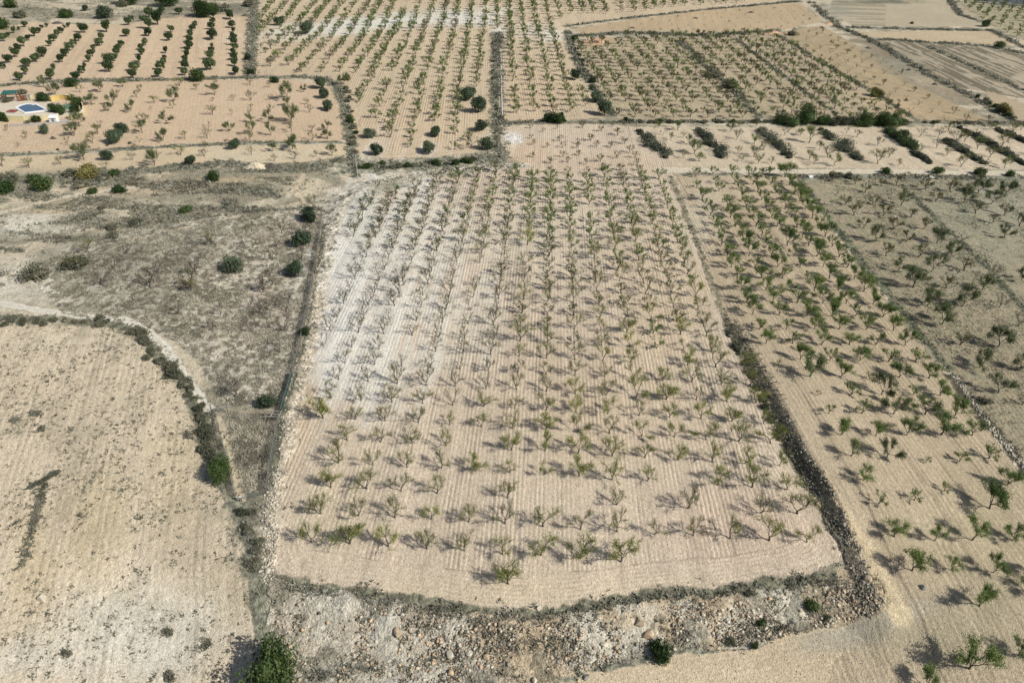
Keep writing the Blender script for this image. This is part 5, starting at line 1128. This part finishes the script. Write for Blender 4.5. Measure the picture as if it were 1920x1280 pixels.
# pergola
pg = empty('pergola', tuple(G(24,189))); tag(pg, 'pergola with teal cloth roof on brown posts behind the pool', 'pergola')
q4 = rel([(5,190),(34,188),(40,184),(12,185)], pg)
mb = MB(); mb.v = [(*q4[0], 2.5), (*q4[1], 2.5), (*q4[2], 3.1), (*q4[3], 3.1), (*q4[0], 2.62), (*q4[1], 2.62), (*q4[2], 3.22), (*q4[3], 3.22)]
mb.f = [(0,1,2,3),(7,6,5,4),(0,4,5,1),(1,5,6,2),(2,6,7,3),(3,7,4,0)]; mb.build('roof', M_TEAL, pg)
for q, hh_ in zip(q4, (2.5, 2.5, 3.1, 3.1)):
    mb = MB(); mb.box((q[0]*.96, q[1]*.96, hh_/2), (.3, .3, hh_)); mb.build('post', M_BROWN, pg)
mb = MB(); mb.box(((q4[0][0]+q4[1][0])/2, (q4[0][1]+q4[1][1])/2, 2.38), (abs(q4[1][0]-q4[0][0]), .2, .22)); mb.build('beam', M_BROWN, pg)
# dining table under it
tb = empty('garden_table', tuple(G(20,189.5))); tag(tb, 'dark wooden table in the shade under the teal pergola', 'table')
mb = MB(); mb.box((0,0,.74), (3.2,1.2,.07)); mb.build('table_top', M_BROWN, tb)
for sx in (-1.4, 1.4):
    for sy in (-.45, .45): mb = MB(); mb.box((sx, sy, .35), (.1, .1, .7)); mb.build('leg', M_BROWN, tb)
# timber screens
for x_, y_, lb in ((42,190,'tall brown timber screen right of the pergola, nearer one'), (47,188.5,'tall brown timber screen right of the pergola, farther one')):
    e = empty('timber_screen', tuple(G(x_, y_)), .5); tag(e, lb, 'screen', 'timber screens beside the pergola')
    mb = MB()
    for k in range(9): mb.box((-1.2+.3*k, 0, 1.1), (.2, .05, 2.0))
    mb.build('slats', M_BROWN, e); mb = MB()
    for zz in (.25, 1.9): mb.box((0, .06, zz), (2.7, .07, .1))
    for sx in (-1.35, 1.35): mb.box((sx, 0, 1.1), (.12, .12, 2.2))
    mb.build('frame', M_BROWN, e)
# stone gate pillar
for x_, lb in ((54.5,'grey stone pillar behind the pool, left one'), (60,'pale rendered pillar behind the pool, right one')):
    e = empty('pillar', tuple(G(x_,189))); tag(e, lb, 'pillar')
    mb = MB(); mb.box((0,0,1.2), (.7,.7,2.4)); mb.build('shaft', M_CONC if x_ < 57 else M_CREAM, e); mb = MB(); mb.box((0,0,2.46), (.95,.95,.12)); mb.build('cap', M_CONC, e)
# white shed and trailer
sh = empty('shed', tuple(G(102.5,229)), .12); tag(sh, 'small white shed with a sloping roof below the cream wall', 'shed')
mb = MB(); mb.v = [(-1.3,-1,0),(1.3,-1,0),(1.3,1,0),(-1.3,1,0),(-1.3,-1,1.8),(1.3,-1,1.8),(1.3,1,2.2),(-1.3,1,2.2)]; mb.f = [(0,3,2,1),(4,5,6,7),(0,1,5,4),(1,2,6,5),(2,3,7,6),(3,0,4,7)]; mb.build('walls', M_WHITE, sh)
mb = MB(); mb.v = [(-1.5,-1.2,1.8),(1.5,-1.2,1.8),(1.5,1.2,2.28),(-1.5,1.2,2.28),(-1.5,-1.2,1.9),(1.5,-1.2,1.9),(1.5,1.2,2.38),(-1.5,1.2,2.38)]; mb.f = [(0,3,2,1),(4,5,6,7),(0,1,5,4),(1,2,6,5),(2,3,7,6),(3,0,4,7)]; mb.build('roof', M_WHITE, sh)
mb = MB(); mb.box((.1,-1.02,.9), (.8,.05,1.6)); mb.build('door', M_STEEL, sh)
wall('retaining_wall', [(20,237.5),(60,236),(95,233.5),(128,231)], .8, .4, M_CONC, 'low grey retaining wall below the pool garden')
sheet('pad', [(84,230.5),(128,228),(134,225),(110,224.5),(86,227)], -.1, .1, M_CONC, kind='structure')
# slide and play frame
sl_ = empty('play_slide', tuple(G(122,203)), .4); tag(sl_, 'green slide with steel ladder in the right part of the garden', 'slide')
mb = MB(); mb.v = [(-1.8,-.45,.25),(-1.8,.45,.25),(1.0,-.45,1.9),(1.0,.45,1.9),(-1.8,-.45,.33),(-1.8,.45,.33),(1.0,-.45,1.98),(1.0,.45,1.98)]; mb.f = [(0,2,3,1),(4,5,7,6),(0,4,6,2),(1,3,7,5)]
mb.box((-.4,-.48,1.25), (3.4,.06,.3), 0); mb.build('chute', M_GREENP, sl_)
mb = MB(); mb.tube((1.05,-.4,0),(1.05,-.4,2.8),.05,.05); mb.tube((1.05,.4,0),(1.05,.4,2.8),.05,.05)
for k in range(5): mb.tube((1.05,-.4,.35*k+.3),(1.05,.4,.35*k+.3),.03,.03)
mb.build('ladder', M_STEEL, sl_)
sheet('artificial_turf', [(118,198),(128,197),(138,200),(134,205),(124,206)], .0, .14, mat_simple('artificial_turf', (.10,.20,.12), .9, .15, 2), kind='structure')
def gplant(x_, y_, d, key, lb, nm='bush'):
    p_ = G(x_, y_); place(nm, key, p_[0], p_[1], p_[2]+.1, d/BS[key], lb, 'bush', None)
for a in ((84,190,5.2,'bush','dark green bush behind the right end of the pool'),(105,209,4.6,'bush','green planting right of the swimming pool, left clump'),(112,211,4.4,'bush','green planting right of the swimming pool, middle clump'),(117,214,3.6,'bush','green planting right of the pool, nearest the wall'),
          (97,201,3.2,'greybush','grey green shrub on the slope beside the pool'),(146,197,5,'bush','dark shrub inside the curved cream wall, upper one'),(140,210,4.5,'bush','dark shrub inside the curved cream wall, lower one'),(69,229,3.4,'bush','round dark shrub in front of the cream wall'),(53,231,2.4,'greybush','small spiky plant in front of the cream wall'),
          (14,192,3.4,'greybush','pale shrub at the foot of the pergola'),(43,176.5,4.2,'greybush','grey bush behind the pergola'),(134,187,3.5,'bush','bush behind the ochre wall')): gplant(*a)
rb = empty('flower_bed', tuple(G(24,210.5))); tag(rb, 'red flower bed on the terrace left of the pool', 'flower bed')
mb = MB(); mb.box((0,0,.18), (3.6,3.0,.3)); mb.build('planter', M_CONC, rb)
v, f = leafquads(np.stack([rr_.uniform(-1.7,1.7,500), rr_.uniform(-1.4,1.4,500), rr_.uniform(.3,.65,500)], 1), .3, np.random.default_rng(3)); obj('flowers', mesh_np('flowers', v, f, M_RED), rb)
# clipped cypresses at the left
for k, (x_, y_) in enumerate(((1,226),(4.5,227),(8,227.5),(13,228.5))):
    r = np.random.default_rng(k); p_ = G(x_, y_); n_ = 900
    zz = r.random(n_)**1.1*3.4; rad = .62*np.sqrt(np.clip(1-zz/3.6, 0, 1))+.05; th = r.random(n_)*6.283
    v, f = leafquads(np.stack([rad*np.cos(th), rad*np.sin(th), zz+.1], 1), .28, r, up=1.2)
    cv, cf = tubes([((0,0,0),(0,0,1.8),.5,.42),((0,0,1.8),(0,0,3.3),.42,.08)], 8)
    e = empty('cypress', tuple(p_)); tag(e, 'narrow dark cypress, %s in the row at the left end of the cream wall' % ordn(k+1), 'tree', 'cypress row')
    obj('crown', mesh_np('cypress_leaves', *join((cv, cf), (v, f)), M_PINE), e); obj('trunk', mesh_np('cypress_trunk', *tubes([((0,0,-.2),(0,0,.4),.1,.1)], 6), M_BARK), e)
# --- heaps
def heap(x_, y_, w_, h, mat, label, asp=.7):
    p_ = G(x_, y_); R_ = w_/pxm(p_[0], p_[1])/2; n_, m_ = 22, 9; V = [(0, 0, h)]; r = np.random.default_rng(int(x_))
    for j in range(1, m_+1):
        for i in range(n_):
            a = 6.283*i/n_; rr2 = j/m_; k_ = 1+.3*(vnoise(np.array(math.cos(a)*2+x_), np.array(math.sin(a)*2+y_), 3)-.5)*2
            V.append((R_*rr2*k_*math.cos(a), R_*asp*rr2*k_*math.sin(a), h*(math.cos(rr2*3.1416)*.5+.5)*(.8+.4*r.random())-(.1 if j == m_ else 0)))
    F_ = [(0, 1+i, 1+(i+1) % n_) for i in range(n_)]
    F_ += [(1+(j-1)*n_+i, 1+j*n_+i, 1+j*n_+(i+1) % n_, 1+(j-1)*n_+(i+1) % n_) for j in range(1, m_) for i in range(n_)]
    me = bpy.data.meshes.new('heap'); me.from_pydata([tuple(map(float, v)) for v in V], [], F_); me.materials.append(mat); me.update()
    tag(obj('soil_heap', me, None, tuple(p_)), label, 'heap', 'heaps of earth and rubble')
for a in ((960,258,22,.8,M_WSOIL,'white lime heap at the lower end of the scrubby lane'),(972,266,18,.5,M_WSOIL,'smaller white heap spread beside the lane end'),(1118,78,44,1.2,M_OSOIL,'orange rubble heap at the top of the diagonal plots'),(1452,62,22,1.2,M_OSOIL,'pinkish soil heap between the bare and diagonal plots'),
          (1555,46,22,1.2,M_OSOIL,'reddish heap at the corner of the upper right track'),(78,178,22,1.1,M_DARKS,'brown earth mound behind the pool garden'),(100,260,14,.8,M_DARKS,'small dark mound below the pool garden'),(478,314,50,1.6,M_PSOIL,'pale excavated mound on the edge above the scrub slope'),
          (508,313,34,1.2,M_DARKS,'dark soil spread right of the pale excavated mound'),(108,44,26,1.0,M_DARKS,'grey heap at the top edge of the olive plot'),(460,30,18,1.0,M_DARKS,'dark heap at the corner above olive rows'),
          (1304,35,12,.8,M_DARKS,'dark brush heap in the bare upper field, left one'),(1408,24,14,.8,M_DARKS,'dark brush heap in the bare upper field, right one'),(1186,53,12,.7,M_DARKS,'dark brush heap at the left end of bare field'),(1541,53,12,.9,M_DARKS,'dark brush heap beside the upper right track'),
          (1627,91,13,.9,M_DARKS,'dark brush heap, first down the fallow plot'),(1704,132,13,.9,M_DARKS,'dark brush heap, second down the fallow plot'),(1752,159,14,.9,M_DARKS,'dark brush heap, third down the fallow plot'),(1699,189,12,1.0,M_DARKS,'dark brush heap on the pale end of the fallow plot'),
          (1500,331,16,.8,M_DARKS,'dark rubbish heap beside the farm track'),(1745,332,22,.5,M_WSOIL,'white patch of lime on the track edge at right')): heap(*a)
# white sheet of rubbish by the track
mb = MB(); mb.box((0,0,.35), (1.6,1.0,.7), .3); p_ = G(1519,333); tag(mb.build('water_tank', M_WHITE, None, tuple(p_), 0, .12), 'small white tank lying beside the track at the orchard corner', 'tank')
# --- utility poles with wires
M_WIRE = mat_simple('wire', (.12,.12,.12), .6, .05)
POLE = []
def pole(x_, y_, h, label):
    p_ = G(x_, y_); e = empty('utility_pole', tuple(p_)); tag(e, label, 'pole', 'utility poles')
    mb = MB(); mb.tube((0,0,-.3),(0,0,h),.17,.11,8); mb.build('shaft', M_CONC, e)
    mb = MB(); mb.box((0,0,h-.35), (1.3,.12,.12), .3); mb.build('crossarm', M_STEEL, e)
    for k in (-.55, 0, .55): mb = MB(); mb.tube((k*math.cos(.3), k*math.sin(.3), h-.29),(k*math.cos(.3), k*math.sin(.3), h-.08),.05,.04,6); mb.build('insulator', M_WHITE, e)
    POLE.append((p_[0], p_[1], p_[2]+h))
for a in ((24,157,8.5,'leaning grey utility pole at the left edge above the pool'),(503,147,8.5,'utility pole on the boundary beside a dark bush'),(611,108,8,'utility pole among rows at the left of the far orchard'),(732,75,8,'utility pole in the far orchard, third of the line'),(838,38,8,'utility pole farthest away in the far orchard'),(671,335,8.0,'utility pole where the lane meets the white bank')): pole(*a)
for i, (a, b) in enumerate(((0,1),(1,2),(2,3),(3,4))):
    mb = MB(); A_, B_ = np.array(POLE[a]), np.array(POLE[b]); pr = None
    for k in range(13):
        t = k/12; q = A_*(1-t)+B_*t; q[2] -= 1.0*4*t*(1-t)+.1
        if pr is not None: mb.tube(pr, q, .018, .018, 4)
        pr = q
    tag(mb.build('power_line', M_WIRE), 'thin sagging power line %s' % ('from the leaning left pole to the boundary pole', 'from the boundary pole to the first orchard pole', 'between the two middle orchard poles', 'reaching the farthest orchard pole')[i], 'cable')
# --- white irrigation pipe by the lane
P = [G(*p) for p in ((937,102),(937,140),(938,180),(939,222))]; mb = MB()
for a, b in zip(P[:-1], P[1:]): mb.tube((a[0]+.6, a[1], a[2]+.35), (b[0]+.6, b[1], b[2]+.35), .16, .16, 6)
tag(mb.build('irrigation_pipe', M_WHITE), 'long white pipe running along the right side of the scrubby lane', 'pipe')
# --- net fence round the dry enclosure
def netfence(name, pts, h, label, step=3.2, mat=M_MESH, gap=.0):
    P = [np.array(G(*p)) for p in pts]; e = empty(name, tuple(P[0])); tag(e, label, 'fence'); o3 = P[0]
    net = MB(); rail = MB()
    for a, b in zip(P[:-1], P[1:]):
        n_ = max(1, int(np.hypot(*(b-a)[:2])/step))
        for k in range(n_):
            q, q2 = a+(b-a)*k/n_-o3, a+(b-a)*(k+1)/n_-o3
            m = MB(); m.tube((*q[:2], q[2]-.2), (*q[:2], q[2]+h+.1), .05, .045, 6); m.build('post', M_STEEL, e)
            d = (q2-q); rz = math.atan2(d[1], d[0]); c = (q+q2)/2; L = np.hypot(*d[:2])
            net.box((c[0], c[1], c[2]+h*.5+gap), (L-.1, .02, h*.9), rz)
            rail.tube((*q[:2], q[2]+h), (*q2[:2], q2[2]+h), .03, .03, 5)
    net.build('netting', mat, e); rail.build('top_rail', M_STEEL, e)
    return e
netfence('net_fence', [(604,402),(596,470),(580,560),(562,650),(549,700)], 1.3, 'thin grey netting fence along the left of the white bank', mat=M_WNET)
netfence('net_fence', [(549,702),(541,730),(534,752),(527,776)], 1.3, 'green shade netting fence above the wooden frame', mat=M_MESH)
netfence('net_fence', [(524,785),(514,840),(505,890),(500,925)], 1.5, 'dark netting fence on the right side of the enclosure', mat=M_WNET)
netfence('net_fence', [(404,775),(418,830),(430,880),(442,936)], 1.5, 'netting fence on the left side of the enclosure by dark tree', mat=M_WNET)
netfence('net_fence', [(500,925),(478,931),(462,937)], .9, 'low netting fence at the bottom tip of the enclosure', mat=M_WNET)
# --- wire gate
gt = empty('wire_gate', tuple(G(413,772)), .08); tag(gt, 'pair of thin steel wire gate leaves at the end of the pale track', 'gate')
for sx in (-1.5, 0):
    m = MB()
    for a, b in (((sx,0,.1),(sx+1.4,0,.1)),((sx,0,1.6),(sx+1.4,0,1.6)),((sx,0,.1),(sx,0,1.6)),((sx+1.4,0,.1),(sx+1.4,0,1.6)),((sx,0,.1),(sx+1.4,0,1.6))): m.tube(a, b, .035, .035, 6)
    for k in range(1, 7): m.tube((sx+.2*k,0,.1),(sx+.2*k,0,1.6),.012,.012,4)
    m.build('gate_leaf', M_STEEL, gt)
for sx in (-1.6, 1.5): m = MB(); m.tube((sx,0,-.2),(sx,0,1.9),.07,.07,8); m.build('post', M_STEEL, gt)
# --- timber frame (old livestock crate) and planks
fr = empty('livestock_crate', tuple(G(514,782)), -.05); tag(fr, 'grey weathered timber frame lying by the fence corner', 'frame')
for y_ in (-.8, 0, .8): m = MB(); m.box((0,y_,.9), (2.9,.14,.14)); m.build('rail', M_GREYW, fr)
for x_ in (-1.35, .9): 
    for y_ in (-.8, .8): m = MB(); m.box((x_,y_,.45), (.16,.16,.95)); m.build('leg', M_GREYW, fr)
m = MB(); m.box((-.25,0,.98), (.14,1.8,.1)); m.box((1.3,0,.98), (.14,1.8,.1)); m.build('crosspiece', M_GREYW, fr)
m = MB(); p_ = G(500,783); m.box((0,0,.12), (2.6,.25,.12), .05); tag(m.build('plank', M_GREYW, None, tuple(p_)), 'grey plank lying left of the timber frame', 'plank')
m = MB(); p_ = G(498,776); m.box((0,0,.1), (3.2,.15,.1), -.08); tag(m.build('plank', M_GREYW, None, tuple(p_)), 'long thin grey plank behind the shorter one by timber frame', 'plank')
# --- asphalt road in the top right corner
sheet('asphalt_road', [(1826,2),(1880,6),(1990,14),(1990,2),(1880,-4),(1826,-6)], -.1, .06, mat_simple('asphalt', (.09,.095,.10), .9, .15, 1), kind='structure')
wall('guard_rail', [(1826,5),(1880,9.5),(1990,18)], .75, .15, M_STEEL, 'pale guard rail beside the asphalt road in the corner', 'barrier')

# ================================================================== PERSON at the tip of the enclosure
def person(loc, rz):
    M_SHIRT = mat_simple('light_blue_shirt', (.50,.60,.68), .85, .12, 6); M_TR = mat_simple('dark_jeans', (.03,.045,.07), .85, .2, 6)
    M_SKIN = mat_simple('skin', (.42,.26,.18), .6, .05, 6); M_HAIR = mat_simple('dark_hair', (.012,.013,.017), .6, .2, 20); M_CTRL = mat_simple('grey_plastic', (.05,.05,.055), .5, .05)
    def skin(name, pts, edges, mat, parent, sub=1, root=0):
        me = bpy.data.meshes.new(name); me.from_pydata([p[:3] for p in pts], edges, []); me.materials.append(mat); me.update()
        o = obj(name, me, parent); o.modifiers.new('skin', 'SKIN'); sv = me.skin_vertices[0].data
        for i, p in enumerate(pts): sv[i].radius = (p[3], p[4] if len(p) > 4 else p[3])
        sv[root].use_root = True
        ss = o.modifiers.new('sub', 'SUBSURF'); ss.levels = sub; ss.render_levels = sub+1
        return o
    # body: pelvis, spine, neck, head; hips, knees, ankles, toes; shoulders, elbows, wrists (facing +Y, arms bent holding a controller)
    pts = [(0,0,.95,.16,.12),(0,0,1.12,.145,.105),(0,.01,1.32,.17,.115),(0,0,1.44,.13,.09),(0,.01,1.52,.055,.055),(0,.03,1.59,.075,.085),(0,.03,1.68,.085,.10),(0,.025,1.75,.05,.06),
           (.10,0,.88,.095),(.12,.03,.50,.062),(.13,-.01,.10,.042),(.14,.14,.04,.04,.03),(-.10,0,.88,.095),(-.13,.05,.50,.062),(-.14,.0,.10,.042),(-.15,.15,.04,.04,.03),
           (.20,0,1.42,.065),(.27,.02,1.15,.047),(.13,.27,1.13,.034),(-.20,0,1.42,.065),(-.27,.02,1.15,.047),(-.13,.27,1.13,.034)]
    ed = [(0,1),(1,2),(2,3),(3,4),(4,5),(5,6),(6,7),(0,8),(8,9),(9,10),(10,11),(0,12),(12,13),(13,14),(14,15),(3,16),(16,17),(17,18),(3,19),(19,20),(20,21)]
    body = skin('person', pts, ed, M_SKIN, None); body.location = loc; body.rotation_euler = (0,0,rz)
    tag(body, 'person in light blue shirt and dark trousers standing at the enclosure tip holding a controller', 'person')
    g = .022
    skin('shirt', [(0,0,.93,.175,.135),(0,0,1.12,.165,.125),(0,.01,1.32,.19,.135),(0,0,1.45,.135,.10),(.20,0,1.43,.085),(.275,.02,1.15,.068),(.17,.22,1.14,.052),(-.20,0,1.43,.085),(-.275,.02,1.15,.068),(-.17,.22,1.14,.052)], [(0,1),(1,2),(2,3),(3,4),(4,5),(5,6),(3,7),(7,8),(8,9)], M_SHIRT, body)
    skin('trousers', [(0,0,.96,.172,.13),(.10,0,.86,.11),(.12,.03,.50,.082),(.13,-.01,.12,.066),(-.10,0,.86,.11),(-.13,.05,.50,.082),(-.14,.0,.12,.066)], [(0,1),(1,2),(2,3),(0,4),(4,5),(5,6)], M_TR, body)
    skin('hair', [(0,-.05,1.60,.085,.07),(0,-.01,1.72,.125,.13),(0,.04,1.79,.10,.11)], [(0,1),(1,2)], M_HAIR, body)
    for s_ in (1, -1):
        skin('shoe', [(.135*s_,-.03,.05,.05,.045),(.14*s_,.08,.045,.052,.04),(.145*s_,.20,.035,.04,.028)], [(0,1),(1,2)], M_CTRL, body)
        # hand: palm, four fingers curled round the controller, thumb from the side
        x0 = .13*s_
        hp = [(x0,.27,1.13,.03),(x0*.9,.33,1.125,.036,.018)]; he = [(0,1)]
        for k in range(4):
            o_x = (k-1.5)*.02
            hp += [(x0*.9+o_x,.37,1.12,.0095),(x0*.75+o_x,.40-.006*k,1.105,.0088),(x0*.55+o_x,.395,1.09,.008)]; b0 = 2+3*k; he += [(1,b0),(b0,b0+1),(b0+1,b0+2)]
        hp += [(x0*.7,.32,1.145,.012),(x0*.5,.345,1.16,.010)]; he += [(1,14),(14,15)]
        skin('hand', hp, he, M_SKIN, body, 1)
    m = MB(); m.box((0,.36,1.13), (.2,.11,.045)); o_ = m.build('controller', M_CTRL, None, None, 0, .012); o_.location = loc; o_.rotation_euler = (0,0,rz)
    for sx in (-.05, .05):
        m = MB(); m.tube((sx,.34,1.15),(sx,.34,1.175),.008,.011,8); m.build('stick', M_CTRL, o_)
    tag(o_, 'small dark remote controller held by the person in blue', 'controller')
pp = G(452,940); person((pp[0], pp[1], pp[2]), .5)
